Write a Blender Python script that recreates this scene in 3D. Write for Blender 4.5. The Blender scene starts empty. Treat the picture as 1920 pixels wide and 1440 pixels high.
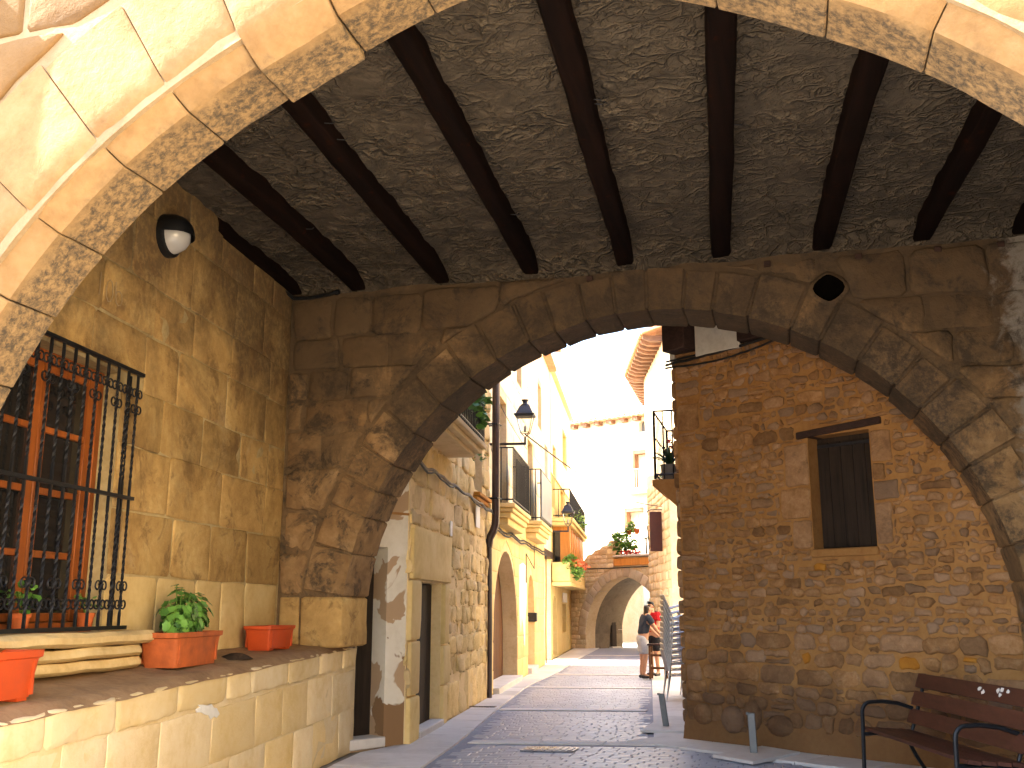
import bpy, bmesh, math, random
from mathutils import Vector, noise
from mathutils.geometry import tessellate_polygon
R = math.radians
random.seed(11)
SC = bpy.context.scene
COL = SC.collection

# ------------------------------------------------------------------ camera, sky, sun, exposure
CAMZ, YAW, PITCH = 1.6, R(15), math.atan(420 / 1900)
cam = bpy.data.cameras.new('camera')
cam.sensor_width = 36.0
cam.lens = 36.0 * 1900 / 1920
cam.clip_start, cam.clip_end = 0.05, 2000
camo = bpy.data.objects.new('camera', cam)
COL.objects.link(camo)
camo.location = (0, 0, CAMZ)
camo.rotation_euler = (math.pi / 2 + PITCH, 0, YAW)
SC.camera = camo

SUN_AZ, SUN_EL = R(-79), R(45)          # azimuth from -Y (behind the camera) towards +X; negative is behind-left
sdir = Vector((math.sin(SUN_AZ) * math.cos(SUN_EL), -math.cos(SUN_AZ) * math.cos(SUN_EL), math.sin(SUN_EL)))
w = bpy.data.worlds.new('World')
SC.world = w
w.use_nodes = True
nt = w.node_tree
sky = nt.nodes.new('ShaderNodeTexSky')
sky.sky_type = 'NISHITA'
sky.sun_disc = False
sky.sun_elevation = SUN_EL
sky.sun_rotation = math.atan2(sdir.x, sdir.y)
sky.dust_density = 3.0
sky.air_density = 1.0
bg = nt.nodes['Background']
bg.inputs[1].default_value = 0.15
nt.links.new(sky.outputs[0], bg.inputs[0])
sun = bpy.data.lights.new('sun', 'SUN')
sun.energy = 5.0
sun.angle = R(0.5)
sun.color = (1.0, 0.90, 0.74)
suno = bpy.data.objects.new('sun', sun)
COL.objects.link(suno)
suno.rotation_euler = sdir.to_track_quat('Z', 'Y').to_euler()
SC.view_settings.view_transform = 'Standard'
SC.view_settings.look = 'None'
SC.view_settings.gamma = 1.0
SC.view_settings.use_curve_mapping = False
SC.view_settings.exposure = 3.1
try:
    SC.cycles.max_bounces = 12
    SC.cycles.diffuse_bounces = 8
    SC.cycles.use_denoising = True
    SC.cycles.sample_clamp_indirect = 8.0
except Exception:
    pass

# ------------------------------------------------------------------ materials
class NB:
    """small helper for building node trees"""
    def __init__(self, name, rough=0.9):
        self.m = bpy.data.materials.new(name)
        self.m.use_nodes = True
        self.t = self.m.node_tree
        self.b = self.t.nodes['Principled BSDF']
        self.b.inputs['Roughness'].default_value = rough
        self.b.inputs['Specular IOR Level'].default_value = 0.25
        self.geo = self.n('ShaderNodeNewGeometry')
    def n(self, typ, **kw):
        x = self.t.nodes.new(typ)
        for k, v in kw.items():
            setattr(x, k, v)
        return x
    def set(self, sock, v):
        if hasattr(v, 'is_linked') or hasattr(v, 'links'):
            self.t.links.new(v, sock)
        elif isinstance(v, tuple) and len(v) == 3 and sock.type == 'RGBA':
            sock.default_value = (*v, 1)
        else:
            sock.default_value = v
    def math(self, op, a, b=0.0, c=None):
        x = self.n('ShaderNodeMath', operation=op)
        self.set(x.inputs[0], a); self.set(x.inputs[1], b)
        if c is not None: self.set(x.inputs[2], c)
        return x.outputs[0]
    def vmath(self, op, a, b):
        x = self.n('ShaderNodeVectorMath', operation=op)
        self.set(x.inputs[0], a); self.set(x.inputs[1], b)
        return x.outputs[0]
    def rnd(self):
        o = self.n('ShaderNodeObjectInfo')
        a = self.math('MULTIPLY', self.geo.outputs['Random Per Island'], 0.731)
        return self.math('FRACT', self.math('ADD', o.outputs['Random'], a))
    def noise(self, vec, scale, detail=5, rough=0.6, dist=0.0):
        x = self.n('ShaderNodeTexNoise')
        self.set(x.inputs['Vector'], vec)
        x.inputs['Scale'].default_value = scale
        x.inputs['Detail'].default_value = detail
        x.inputs['Roughness'].default_value = rough
        x.inputs['Distortion'].default_value = dist
        return x.outputs['Fac']
    def ramp(self, fac, stops, interp='LINEAR'):
        x = self.n('ShaderNodeValToRGB')
        x.color_ramp.interpolation = interp
        e = x.color_ramp.elements
        while len(e) < len(stops): e.new(0.5)
        for i, (p, c) in enumerate(stops):
            e[i].position = p
            e[i].color = (*c, 1) if isinstance(c, tuple) else (c, c, c, 1)
        self.set(x.inputs[0], fac)
        return x.outputs[0]
    def mix(self, fac, a, b, mode='MIX'):
        x = self.n('ShaderNodeMix', data_type='RGBA', blend_type=mode)
        self.set(x.inputs[0], fac); self.set(x.inputs[6], a); self.set(x.inputs[7], b)
        return x.outputs[2]
    def maprange(self, v, a, b, c=0.0, d=1.0):
        x = self.n('ShaderNodeMapRange')
        self.set(x.inputs[0], v)
        x.inputs[1].default_value, x.inputs[2].default_value = a, b
        x.inputs[3].default_value, x.inputs[4].default_value = c, d
        return x.outputs[0]
    def xyz(self, vec):
        x = self.n('ShaderNodeSeparateXYZ'); self.set(x.inputs[0], vec)
        return x.outputs
    def scaled(self, vec, s):
        x = self.n('ShaderNodeVectorMath', operation='MULTIPLY')
        self.set(x.inputs[0], vec); x.inputs[1].default_value = s
        return x.outputs[0]
    def bump(self, h, strength, dist):
        x = self.n('ShaderNodeBump')
        x.inputs['Strength'].default_value = strength
        x.inputs['Distance'].default_value = dist
        self.set(x.inputs['Height'], h)
        self.t.links.new(x.outputs[0], self.b.inputs['Normal'])
    def done(self, col):
        self.set(self.b.inputs['Base Color'], col)
        return self.m

def stone_mat(name, c, scale=1.0, var=0.35, dark=0.0, dth=0.56, dcol=(0.035, 0.028, 0.02), tint=None, tintf=0.35,
              bump=0.7, dist=0.02, extra=None, pale=None, palef=0.5, pth=0.6):
    b = NB(name)
    rnd = b.rnd()
    cv = b.n('ShaderNodeCombineXYZ')
    b.set(cv.inputs[0], b.math('MULTIPLY', rnd, 31.0)); b.set(cv.inputs[1], b.math('MULTIPLY', rnd, 17.0)); b.set(cv.inputs[2], b.math('MULTIPLY', rnd, 53.0))
    P = b.geo.outputs['Position']
    pos = b.vmath('ADD', P, cv.outputs[0])
    nA = b.noise(pos, 1.7 * scale, 6, 0.6, 0.4)
    nB = b.noise(pos, 11 * scale, 8, 0.68)
    nC = b.noise(pos, 70 * scale, 3, 0.6)
    f = b.math('ADD', b.math('MULTIPLY', nA, 0.6), b.math('MULTIPLY', nB, 0.4))
    col = b.ramp(f, [(0.33, c[0]), (0.5, c[1]), (0.68, c[2])])
    if tint:
        r2 = b.math('FRACT', b.math('MULTIPLY', rnd, 7.37))
        col = b.mix(b.math('MULTIPLY', b.math('POWER', r2, 2.0), tintf), col, tint)
    k = b.math('ADD', b.math('MULTIPLY', rnd, var), 1 - var / 2)
    col = b.mix(1.0, col, k, 'MULTIPLY')
    if pale:
        nP = b.noise(P, 1.3, 7, 0.65, 0.8)
        col = b.mix(b.math('MULTIPLY', b.maprange(nP, pth, pth + 0.1), palef), col, pale)
    if extra:
        col = extra(b, P, col)
    if dark > 0:
        nD = b.noise(P, 2.4, 10, 0.72, 0.6)
        m = b.maprange(nD, dth, dth + 0.09)
        g = b.maprange(nB, 0.36, 0.56)
        col = b.mix(b.math('MULTIPLY', b.math('MULTIPLY', m, g), dark), col, dcol)
    h = b.math('ADD', b.math('ADD', b.math('MULTIPLY', nA, 0.8), b.math('MULTIPLY', nB, 0.5)), b.math('MULTIPLY', nC, 0.12))
    b.bump(h, bump, dist)
    return b.done(col)

def plain_mat(name, col, rough=0.6, metal=0.0, var=0.12, bump=0.15, spec=0.35, scale=20, emit=None):
    b = NB(name, rough)
    b.b.inputs['Metallic'].default_value = metal
    b.b.inputs['Specular IOR Level'].default_value = spec
    n1 = b.noise(b.geo.outputs['Position'], scale, 6, 0.65)
    n2 = b.noise(b.geo.outputs['Position'], scale * 0.15, 5, 0.6)
    f = b.math('ADD', b.math('MULTIPLY', n1, 0.5), b.math('MULTIPLY', n2, 0.5))
    lo = tuple(x * (1 - 2.2 * var) for x in col); hi = tuple(min(1, x * (1 + 2.2 * var)) for x in col)
    c = b.ramp(f, [(0.32, lo), (0.68, hi)])
    b.set(b.b.inputs['Roughness'], b.maprange(f, 0.3, 0.7, max(0.05, rough - 0.12), min(1, rough + 0.12)))
    if bump: b.bump(n1, bump, 0.004)
    if emit:
        b.b.inputs['Emission Color'].default_value = (*emit[0], 1); b.b.inputs['Emission Strength'].default_value = emit[1]
    return b.done(c)

def wood_mat(name, c0, c1, axis=2, scale=1.0, rough=0.7, worn=None):
    b = NB(name, rough)
    rnd = b.rnd()
    s = [22.0 * scale] * 3; s[axis] = 1.1 * scale
    cv = b.n('ShaderNodeCombineXYZ'); b.set(cv.inputs[0], b.math('MULTIPLY', rnd, 40.0)); b.set(cv.inputs[1], b.math('MULTIPLY', rnd, 23.0))
    pos = b.vmath('ADD', b.scaled(b.geo.outputs['Position'], tuple(s)), cv.outputs[0])
    n1 = b.noise(pos, 1.0, 8, 0.65, 0.5)
    n2 = b.noise(b.geo.outputs['Position'], 2.5, 5, 0.6)
    f = b.math('ADD', b.math('MULTIPLY', n1, 0.7), b.math('MULTIPLY', n2, 0.3))
    col = b.ramp(f, [(0.35, c0), (0.65, c1)])
    col = b.mix(1.0, col, b.math('ADD', b.math('MULTIPLY', rnd, 0.4), 0.8), 'MULTIPLY')
    if worn:
        col = b.mix(b.maprange(b.noise(b.geo.outputs['Position'], 6, 8, 0.7), 0.6, 0.68, 0, 0.7), col, worn)
    b.bump(n1, 0.5, 0.006)
    return b.done(col)

# whitewash remains on the far end of the rear arch; stone beneath stays
def whitewash(b, P, col):
    x, y, z = b.xyz(P)
    n = b.noise(P, 2.2, 9, 0.7, 0.7)
    m = b.maprange(b.math('ADD', x, b.math('MULTIPLY', n, 1.1)), 2.72, 2.86)
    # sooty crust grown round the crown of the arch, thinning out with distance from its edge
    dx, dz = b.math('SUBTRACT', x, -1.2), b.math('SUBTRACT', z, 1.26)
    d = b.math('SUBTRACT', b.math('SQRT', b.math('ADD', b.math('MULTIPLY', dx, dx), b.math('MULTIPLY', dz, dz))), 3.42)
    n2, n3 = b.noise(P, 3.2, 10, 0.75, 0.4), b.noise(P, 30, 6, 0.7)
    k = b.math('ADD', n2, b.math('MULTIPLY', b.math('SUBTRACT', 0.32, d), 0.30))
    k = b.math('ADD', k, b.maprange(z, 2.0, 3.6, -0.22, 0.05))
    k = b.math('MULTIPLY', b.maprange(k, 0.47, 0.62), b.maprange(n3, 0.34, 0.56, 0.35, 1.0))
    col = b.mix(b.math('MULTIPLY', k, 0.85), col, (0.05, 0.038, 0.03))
    n4 = b.noise(P, 1.1, 8, 0.66, 0.7)  # soot plus painted dimming towards the top, as on the side wall
    g = b.maprange(b.math('ADD', n4, b.math('MULTIPLY', b.math('SUBTRACT', z, 3.4), 0.15)), 0.41, 0.64)
    col = b.mix(b.math('MULTIPLY', g, 0.78), col, (0.062, 0.043, 0.026))
    return b.mix(b.math('MULTIPLY', m, 0.65), col, (0.30, 0.28, 0.25))

def dark_foot(b, P, col):
    # darker along the foot of the wall, with an uneven upper edge
    x, y, z = b.xyz(P)
    n = b.noise(P, 1.6, 7, 0.62, 0.6)
    m = b.maprange(b.math('SUBTRACT', b.math('ADD', b.math('MULTIPLY', n, 1.5), 0.0), z), -0.15, 0.25)
    return b.mix(b.math('MULTIPLY', m, 0.62), col, (0.085, 0.042, 0.022))

M = {}
M['arch_cream'] = stone_mat('cream_sandstone', [(0.105, 0.055, 0.02), (0.153, 0.087, 0.036), (0.196, 0.122, 0.058)], 1.0, 0.45, 0.5, 0.56, dcol=(0.13, 0.095, 0.06), bump=1.0, dist=0.022, tint=(0.20, 0.125, 0.055), tintf=0.6, pale=(0.26, 0.20, 0.125), palef=0.5)
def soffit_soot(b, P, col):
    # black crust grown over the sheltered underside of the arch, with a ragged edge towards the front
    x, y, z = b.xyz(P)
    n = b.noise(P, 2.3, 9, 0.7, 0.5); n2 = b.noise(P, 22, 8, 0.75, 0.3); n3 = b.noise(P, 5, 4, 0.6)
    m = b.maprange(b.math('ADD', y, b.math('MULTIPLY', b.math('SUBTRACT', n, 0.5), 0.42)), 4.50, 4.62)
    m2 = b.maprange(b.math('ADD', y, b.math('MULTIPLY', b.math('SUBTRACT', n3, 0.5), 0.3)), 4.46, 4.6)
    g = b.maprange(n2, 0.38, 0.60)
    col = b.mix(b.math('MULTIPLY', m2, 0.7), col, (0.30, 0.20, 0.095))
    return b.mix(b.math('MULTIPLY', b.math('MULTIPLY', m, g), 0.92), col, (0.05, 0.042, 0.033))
M['arch_ring'] = stone_mat('cream_sandstone_with_black_crust', [(0.176, 0.1, 0.041), (0.251, 0.156, 0.071), (0.307, 0.208, 0.109)], 1.0, 0.2, 0.2, 0.62, dcol=(0.24, 0.19, 0.13), bump=0.9, dist=0.02, extra=soffit_soot)
M['mortar_pale'] = stone_mat('pale_lime_mortar', [(0.218, 0.152, 0.083), (0.286, 0.21, 0.122), (0.333, 0.258, 0.162)], 2.0, 0.05, 0.3, 0.58, bump=0.9, dist=0.015)
M['rear'] = stone_mat('weathered_brown_sandstone', [(0.143, 0.08, 0.035), (0.254, 0.152, 0.067), (0.369, 0.238, 0.119)], 1.0, 0.4, 0.85, 0.49, dcol=(0.042, 0.031, 0.021), bump=1.0, dist=0.03, tint=(0.17, 0.12, 0.07), extra=whitewash)
M['rear_mortar'] = stone_mat('brown_lime_mortar', [(0.102, 0.059, 0.028), (0.171, 0.107, 0.052), (0.239, 0.161, 0.09)], 1.6, 0.05, 0.8, 0.5, dcol=(0.04, 0.03, 0.02), bump=1.0, dist=0.02, extra=whitewash)
def grime_and_falloff(b, P, col):
    # ragged old soot, plus dim light below the ceiling painted into the upper courses
    x, y, z = b.xyz(P)
    n, n2 = b.noise(P, 0.9, 8, 0.66, 0.7), b.noise(P, 14, 6, 0.7)
    m = b.maprange(b.math('ADD', n, b.math('MULTIPLY', b.math('SUBTRACT', z, 3.5), 0.15)), 0.42, 0.66)
    return b.mix(b.math('MULTIPLY', m, b.maprange(n2, 0.3, 0.55, 0.5, 0.85)), col, (0.085, 0.056, 0.030))
M['side'] = stone_mat('ochre_ashlar', [(0.265, 0.156, 0.051), (0.424, 0.268, 0.095), (0.551, 0.389, 0.161)], 1.0, 0.36, 0.7, 0.51, dcol=(0.135, 0.075, 0.03), bump=0.95, dist=0.022, extra=grime_and_falloff, tint=(0.40, 0.25, 0.10), pale=(0.50, 0.38, 0.22), palef=0.4)
M['side_pale'] = stone_mat('pale_ochre_ashlar', [(0.451, 0.314, 0.133), (0.588, 0.437, 0.21), (0.686, 0.549, 0.301)], 1.0, 0.2, 0.25, 0.6, dcol=(0.25, 0.16, 0.08), bump=0.5, dist=0.015, tint=(0.60, 0.40, 0.13))
M['side_mortar'] = stone_mat('tan_mortar', [(0.306, 0.216, 0.097), (0.423, 0.324, 0.158), (0.504, 0.41, 0.225)], 2.0, 0.05, 0.25, 0.6, bump=0.8, dist=0.01, extra=grime_and_falloff)
M['ledge'] = stone_mat('yellow_washed_limestone', [(0.6, 0.44, 0.21), (0.72, 0.58, 0.36), (0.77, 0.66, 0.46)], 0.9, 0.25, 0.2, 0.62, dcol=(0.32, 0.21, 0.09), bump=0.7, dist=0.02, tint=(0.68, 0.48, 0.17), tintf=0.5, pale=(0.72, 0.62, 0.44), palef=0.5)
M['ledge_top'] = stone_mat('ledge_top_screed', [(0.22, 0.13, 0.065), (0.33, 0.205, 0.105), (0.42, 0.28, 0.15)], 1.4, 0.05, 0.35, 0.55, dcol=(0.12, 0.08, 0.05), bump=0.8, dist=0.015)
M['gable_stone'] = stone_mat('brown_rubble', [(0.183, 0.087, 0.032), (0.312, 0.161, 0.063), (0.456, 0.266, 0.132)], 2.4, 0.6, 0.5, 0.54, dcol=(0.09, 0.048, 0.025), bump=1.0, dist=0.03, tint=(0.28, 0.19, 0.13), tintf=0.7, extra=dark_foot)
M['gable_rust'] = stone_mat('rusty_rubble', [(0.3, 0.11, 0.012), (0.4, 0.165, 0.02), (0.46, 0.22, 0.04)], 1.6, 0.3, 0.3, 0.56, bump=0.9, dist=0.02)
M['gable_mortar'] = stone_mat('orange_mortar', [(0.262, 0.119, 0.036), (0.351, 0.174, 0.055), (0.426, 0.226, 0.081)], 1.6, 0.05, 0.25, 0.57, dcol=(0.16, 0.09, 0.04), bump=0.9, dist=0.012, extra=dark_foot)
M['street_stone'] = stone_mat('golden_rubble', [(0.497, 0.335, 0.116), (0.691, 0.508, 0.221), (0.799, 0.626, 0.326)], 1.3, 0.4, 0.3, 0.6, dcol=(0.22, 0.14, 0.06), bump=1.0, dist=0.035, tint=(0.50, 0.38, 0.24), tintf=0.6)
M['street_mortar'] = stone_mat('golden_mortar', [(0.55, 0.396, 0.187), (0.682, 0.517, 0.275), (0.748, 0.594, 0.341)], 1.6, 0.05, 0.1, 0.6, bump=0.9, dist=0.015)
M['ashlar'] = stone_mat('smooth_golden_ashlar', [(0.57, 0.4, 0.15), (0.68, 0.51, 0.22), (0.74, 0.58, 0.29)], 0.8, 0.16, 0.1, 0.63, dcol=(0.34, 0.23, 0.10), bump=0.4, dist=0.01, tint=(0.58, 0.42, 0.22))
M['yellow_render'] = stone_mat('yellow_render', [(0.58, 0.43, 0.17), (0.66, 0.51, 0.22), (0.70, 0.57, 0.29)], 0.9, 0.05, 0.1, 0.64, bump=0.4, dist=0.01)
M['cream_wall'] = stone_mat('cream_for_bounce_and_brightness', [(0.62, 0.52, 0.34), (0.70, 0.60, 0.42), (0.75, 0.66, 0.50)], 0.8, 0.14, 0.08, 0.64, dcol=(0.5, 0.4, 0.26), bump=0.4, dist=0.01)
M['gate'] = stone_mat('pinkish_rubble', [(0.524, 0.404, 0.248), (0.684, 0.558, 0.372), (0.76, 0.69, 0.51)], 1.2, 0.4, 0.15, 0.62, bump=0.8, dist=0.02, tint=(0.52, 0.36, 0.18), tintf=0.6)
M['gate_ring'] = stone_mat('greyish_arch_stone', [(0.419, 0.334, 0.236), (0.524, 0.433, 0.315), (0.617, 0.519, 0.394)], 1.2, 0.35, 0.1, 0.62, bump=0.6, dist=0.015)
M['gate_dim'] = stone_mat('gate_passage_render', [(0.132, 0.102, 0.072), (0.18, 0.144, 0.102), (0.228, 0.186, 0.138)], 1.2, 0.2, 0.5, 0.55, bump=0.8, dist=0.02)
M['far_stone'] = stone_mat('distant_grey_stone', [(0.13, 0.105, 0.075), (0.18, 0.148, 0.11), (0.23, 0.19, 0.145)], 0.8, 0.2, 0.2, 0.58, bump=0.5, dist=0.02)
M['white_wall'] = stone_mat('pale_limewashed_wall', [(0.66, 0.60, 0.50), (0.74, 0.68, 0.58), (0.78, 0.73, 0.64)], 0.8, 0.1, 0.15, 0.6, dcol=(0.55, 0.47, 0.38), bump=0.4, dist=0.01)
def peel(b, P, col):
    x, y, z = b.xyz(P)
    n = b.noise(P, 1.5, 4, 0.55, 0.5)
    m = b.maprange(b.math('ADD', n, b.math('MULTIPLY', b.math('SUBTRACT', z, 1.5), -0.085)), 0.515, 0.53)
    n2 = b.noise(P, 1.9, 4, 0.55, 0.5)
    m2 = b.maprange(b.math('ADD', n2, b.math('MULTIPLY', b.math('SUBTRACT', z, 0.6), -0.16)), 0.52, 0.54)
    col = b.mix(m, col, (0.44, 0.30, 0.18))
    return b.mix(m2, col, (0.25, 0.145, 0.07))
M['peeling'] = stone_mat('peeling_whitewash', [(0.62, 0.55, 0.44), (0.72, 0.66, 0.55), (0.76, 0.71, 0.62)], 0.9, 0.02, 0.1, 0.62, bump=0.5, dist=0.012, extra=peel)
M['slab'] = stone_mat('grey_beige_flagstone', [(0.489, 0.456, 0.427), (0.583, 0.55, 0.522), (0.639, 0.611, 0.584)], 1.0, 0.2, 0.15, 0.6, dcol=(0.24, 0.21, 0.18), bump=0.35, dist=0.006)
M['joint'] = stone_mat('sandy_joint', [(0.20, 0.17, 0.135), (0.28, 0.24, 0.20), (0.33, 0.29, 0.25)], 3.0, 0.02, bump=0.6, dist=0.006)
b = NB('blue_grey_sett', 0.42)
rn = b.rnd(); n1 = b.noise(b.geo.outputs['Position'], 26, 6, 0.7); n2 = b.noise(b.geo.outputs['Position'], 0.55, 5, 0.6, 0.6)
c = b.ramp(n1, [(0.3, (0.25, 0.26, 0.315)), (0.7, (0.35, 0.36, 0.42))])
c = b.mix(1.0, c, b.math('ADD', b.math('MULTIPLY', rn, 0.2), 0.9), 'MULTIPLY')
c = b.mix(b.maprange(n2, 0.42, 0.62, 0, 0.55), c, (0.38, 0.38, 0.415))
b.b.inputs['Specular IOR Level'].default_value = 0.4
b.bump(n1, 0.4, 0.006)
M['sett'] = b.done(c)
M['sett_joint'] = plain_mat('grey_grit', (0.255, 0.262, 0.305), 0.95, scale=60)
M['ground'] = stone_mat('dusty_plaza_ground', [(0.22, 0.18, 0.13), (0.27, 0.225, 0.17), (0.3, 0.255, 0.2)], 0.5, 0.02, 0.1, 0.6, bump=0.5, dist=0.01)
M['beam'] = wood_mat('dark_stained_beam', (0.003, 0.002, 0.0016), (0.010, 0.0045, 0.003), 1, 1.0, 0.8, worn=(0.035, 0.009, 0.003))
M['beam'].node_tree.nodes['Principled BSDF'].inputs['Specular IOR Level'].default_value = 0.06
M['old_wood'] = wood_mat('black_brown_wood', (0.012, 0.008, 0.006), (0.045, 0.028, 0.018), 2, 1.2, 0.75)
M['lintel'] = wood_mat('dark_lintel_wood', (0.022, 0.012, 0.009), (0.06, 0.03, 0.022), 0, 1.0, 0.75)
M['window_wood'] = wood_mat('orange_varnished_wood', (0.17, 0.042, 0.008), (0.33, 0.095, 0.018), 2, 1.0, 0.45)
M['orange_wood'] = wood_mat('orange_gallery_wood', (0.40, 0.16, 0.035), (0.60, 0.27, 0.07), 2, 0.8, 0.5)
M['door_wood'] = wood_mat('warm_brown_door', (0.065, 0.024, 0.008), (0.125, 0.05, 0.016), 2, 1.0, 0.6)
M['bench_wood'] = wood_mat('red_brown_slat', (0.05, 0.017, 0.011), (0.095, 0.034, 0.021), 1, 0.9, 0.5)
M['rafter'] = wood_mat('brown_rafter', (0.14, 0.07, 0.04), (0.27, 0.15, 0.09), 0, 0.8, 0.7)
M['iron'] = plain_mat('black_wrought_iron', (0.016, 0.017, 0.02), 0.5, 0.6, 0.2, 0.3, 0.5, 40)
M['lamp_metal'] = plain_mat('dark_lantern_metal', (0.035, 0.035, 0.042), 0.4, 0.5, 0.15, 0.1, 0.5, 30)
M['pipe'] = plain_mat('dark_brown_pipe', (0.05, 0.028, 0.022), 0.4, 0.1, 0.15, 0.1, 0.5, 15)
M['cable'] = plain_mat('black_cable', (0.02, 0.018, 0.017), 0.7, 0.0, 0.2, 0.1, 0.3, 15)
M['hole_black'] = plain_mat('black_hole_paint', (0.0025, 0.002, 0.0015), 1.0, 0.0, 0.1, 0.0, 0.0, 15)
M['grey_cable'] = plain_mat('dusty_grey_cable', (0.20, 0.17, 0.13), 0.8, 0.0, 0.25, 0.1, 0.3, 15)
M['alu'] = plain_mat('brushed_aluminium', (0.44, 0.43, 0.44), 0.36, 1.0, 0.1, 0.1, 0.5, 30)
M['steel'] = plain_mat('dull_steel', (0.15, 0.148, 0.145), 0.5, 0.5, 0.1, 0.1, 0.5, 20)
M['terracotta'] = plain_mat('weathered_terracotta', (0.42, 0.10, 0.025), 0.7, 0.0, 0.2, 0.3, 0.3, 9)
M['orange_plastic'] = plain_mat('orange_plastic', (0.50, 0.068, 0.013), 0.5, 0.0, 0.08, 0.05, 0.35, 12)
M['soil'] = plain_mat('dry_soil', (0.055, 0.038, 0.026), 1.0, 0.0, 0.25, 0.8, 0.1, 40)
M['white'] = plain_mat('plain_white', (0.72, 0.71, 0.68), 0.6, 0.0, 0.06, 0.05, 0.3, 20)
M['worn_white'] = stone_mat('worn_white_plaster', [(0.42, 0.38, 0.32), (0.56, 0.52, 0.45), (0.64, 0.60, 0.54)], 1.2, 0.02, 0.3, 0.56, bump=0.4, dist=0.01)
M['sign_red'] = plain_mat('dark_red_board', (0.045, 0.011, 0.007), 0.5, 0.0, 0.12, 0.05, 0.35, 10)
M['tile'] = stone_mat('terracotta_roof_tile', [(0.34, 0.16, 0.08), (0.46, 0.25, 0.14), (0.55, 0.36, 0.23)], 2.0, 0.4, 0.2, 0.6, bump=0.4, dist=0.01)
M['red_shirt'] = plain_mat('red_cotton', (0.50, 0.018, 0.022), 0.9, 0.0, 0.12, 0.3, 0.15, 30)
M['navy'] = plain_mat('dark_grey_cotton', (0.040, 0.044, 0.055), 0.9, 0.0, 0.15, 0.3, 0.15, 30)
M['grey_short'] = plain_mat('light_grey_cotton', (0.42, 0.42, 0.44), 0.9, 0.0, 0.1, 0.3, 0.15, 30)
M['dark_short'] = plain_mat('black_cotton', (0.022, 0.02, 0.022), 0.9, 0.0, 0.15, 0.3, 0.15, 30)
M['skin'] = plain_mat('tanned_skin', (0.47, 0.245, 0.145), 0.55, 0.0, 0.06, 0.1, 0.4, 30)
M['hair'] = plain_mat('dark_brown_hair', (0.028, 0.015, 0.010), 0.5, 0.0, 0.25, 0.5, 0.4, 60)
M['shoe'] = plain_mat('black_shoe', (0.018, 0.017, 0.02), 0.6, 0.0, 0.15, 0.1, 0.4, 30)
M['plate_iron'] = plain_mat('worn_iron_cover', (0.26, 0.27, 0.30), 0.3, 0.7, 0.25, 1.0, 0.5, 14)
M['opal'] = plain_mat('opal_glass', (0.40, 0.40, 0.40), 0.12, 0.0, 0.03, 0.0, 0.6, 10)
M['pot_grey'] = plain_mat('grey_plastic_pot', (0.17, 0.18, 0.20), 0.5, 0.0, 0.1, 0.1, 0.4, 12)
M['straw'] = plain_mat('straw_blind', (0.20, 0.18, 0.15), 0.9, 0.0, 0.25, 0.5, 0.2, 30)
M['petal_red'] = plain_mat('red_petal', (0.62, 0.05, 0.05), 0.7, 0.0, 0.15, 0.0, 0.2, 30)
M['petal_pink'] = plain_mat('coral_petal', (0.72, 0.20, 0.09), 0.7, 0.0, 0.15, 0.0, 0.2, 30)
def leaf_mat(name, c0, c1):
    b = NB(name, 0.5)
    rn = b.rnd(); n = b.noise(b.geo.outputs['Position'], 40, 4, 0.6)
    c = b.ramp(b.math('ADD', b.math('MULTIPLY', rn, 0.7), b.math('MULTIPLY', n, 0.3)), [(0.15, c0), (0.85, c1)])
    b.b.inputs['Specular IOR Level'].default_value = 0.4
    b.b.inputs['Transmission Weight'].default_value = 0.0
    return b.done(c)
M['leaf'] = leaf_mat('green_leaf', (0.04, 0.12, 0.018), (0.17, 0.37, 0.06))
M['leaf_light'] = leaf_mat('yellow_green_leaf', (0.06, 0.16, 0.02), (0.22, 0.36, 0.07))
M['leaf_dark'] = leaf_mat('dark_green_leaf', (0.010, 0.03, 0.012), (0.035, 0.085, 0.03))
b = NB('dark_window_glass', 0.06)
b.b.inputs['Specular IOR Level'].default_value = 0.5
M['glass_dark'] = b.done((0.012, 0.012, 0.012))
b = NB('lantern_glass', 0.05)
b.b.inputs['Transmission Weight'].default_value = 1.0
b.b.inputs['IOR'].default_value = 1.02
M['glass'] = b.done((0.95, 0.93, 0.88))
# ceiling: rough trowelled lime with swirling ridges
b = NB('swirled_ceiling_plaster', 0.95)
P = b.geo.outputs['Position']
wv = b.n('ShaderNodeTexNoise'); b.set(wv.inputs['Vector'], P); wv.inputs['Scale'].default_value = 2.6; wv.inputs['Detail'].default_value = 4
off = b.vmath('SUBTRACT', wv.outputs['Color'], (0.5, 0.5, 0.5))
wp = b.vmath('ADD', b.scaled(P, (1.0, 1.5, 1.0)), b.scaled(off, (0.95, 0.95, 0.95)))
def vor(scale):
    v = b.n('ShaderNodeTexVoronoi', feature='DISTANCE_TO_EDGE'); b.set(v.inputs['Vector'], wp); v.inputs['Scale'].default_value = scale
    return b.maprange(v.outputs['Distance'], 0.0, 0.16, 1.0, 0.0)
r1, r2 = vor(2.9), vor(6.5)
nn = b.noise(P, 5, 9, 0.7, 1.0); big = b.noise(P, 0.7, 5, 0.6)
ridge = b.math('MAXIMUM', b.math('POWER', r1, 2.0), b.math('MULTIPLY', b.math('POWER', r2, 2.0), 0.45))
ridge = b.math('MULTIPLY', ridge, b.maprange(b.noise(P, 1.7, 5, 0.6), 0.38, 0.6, 0.15, 1.0))
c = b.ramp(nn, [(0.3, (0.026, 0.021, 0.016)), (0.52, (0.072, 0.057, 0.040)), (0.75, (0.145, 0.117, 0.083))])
c = b.mix(b.math('MULTIPLY', ridge, 0.55), c, (0.235, 0.19, 0.13))
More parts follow.
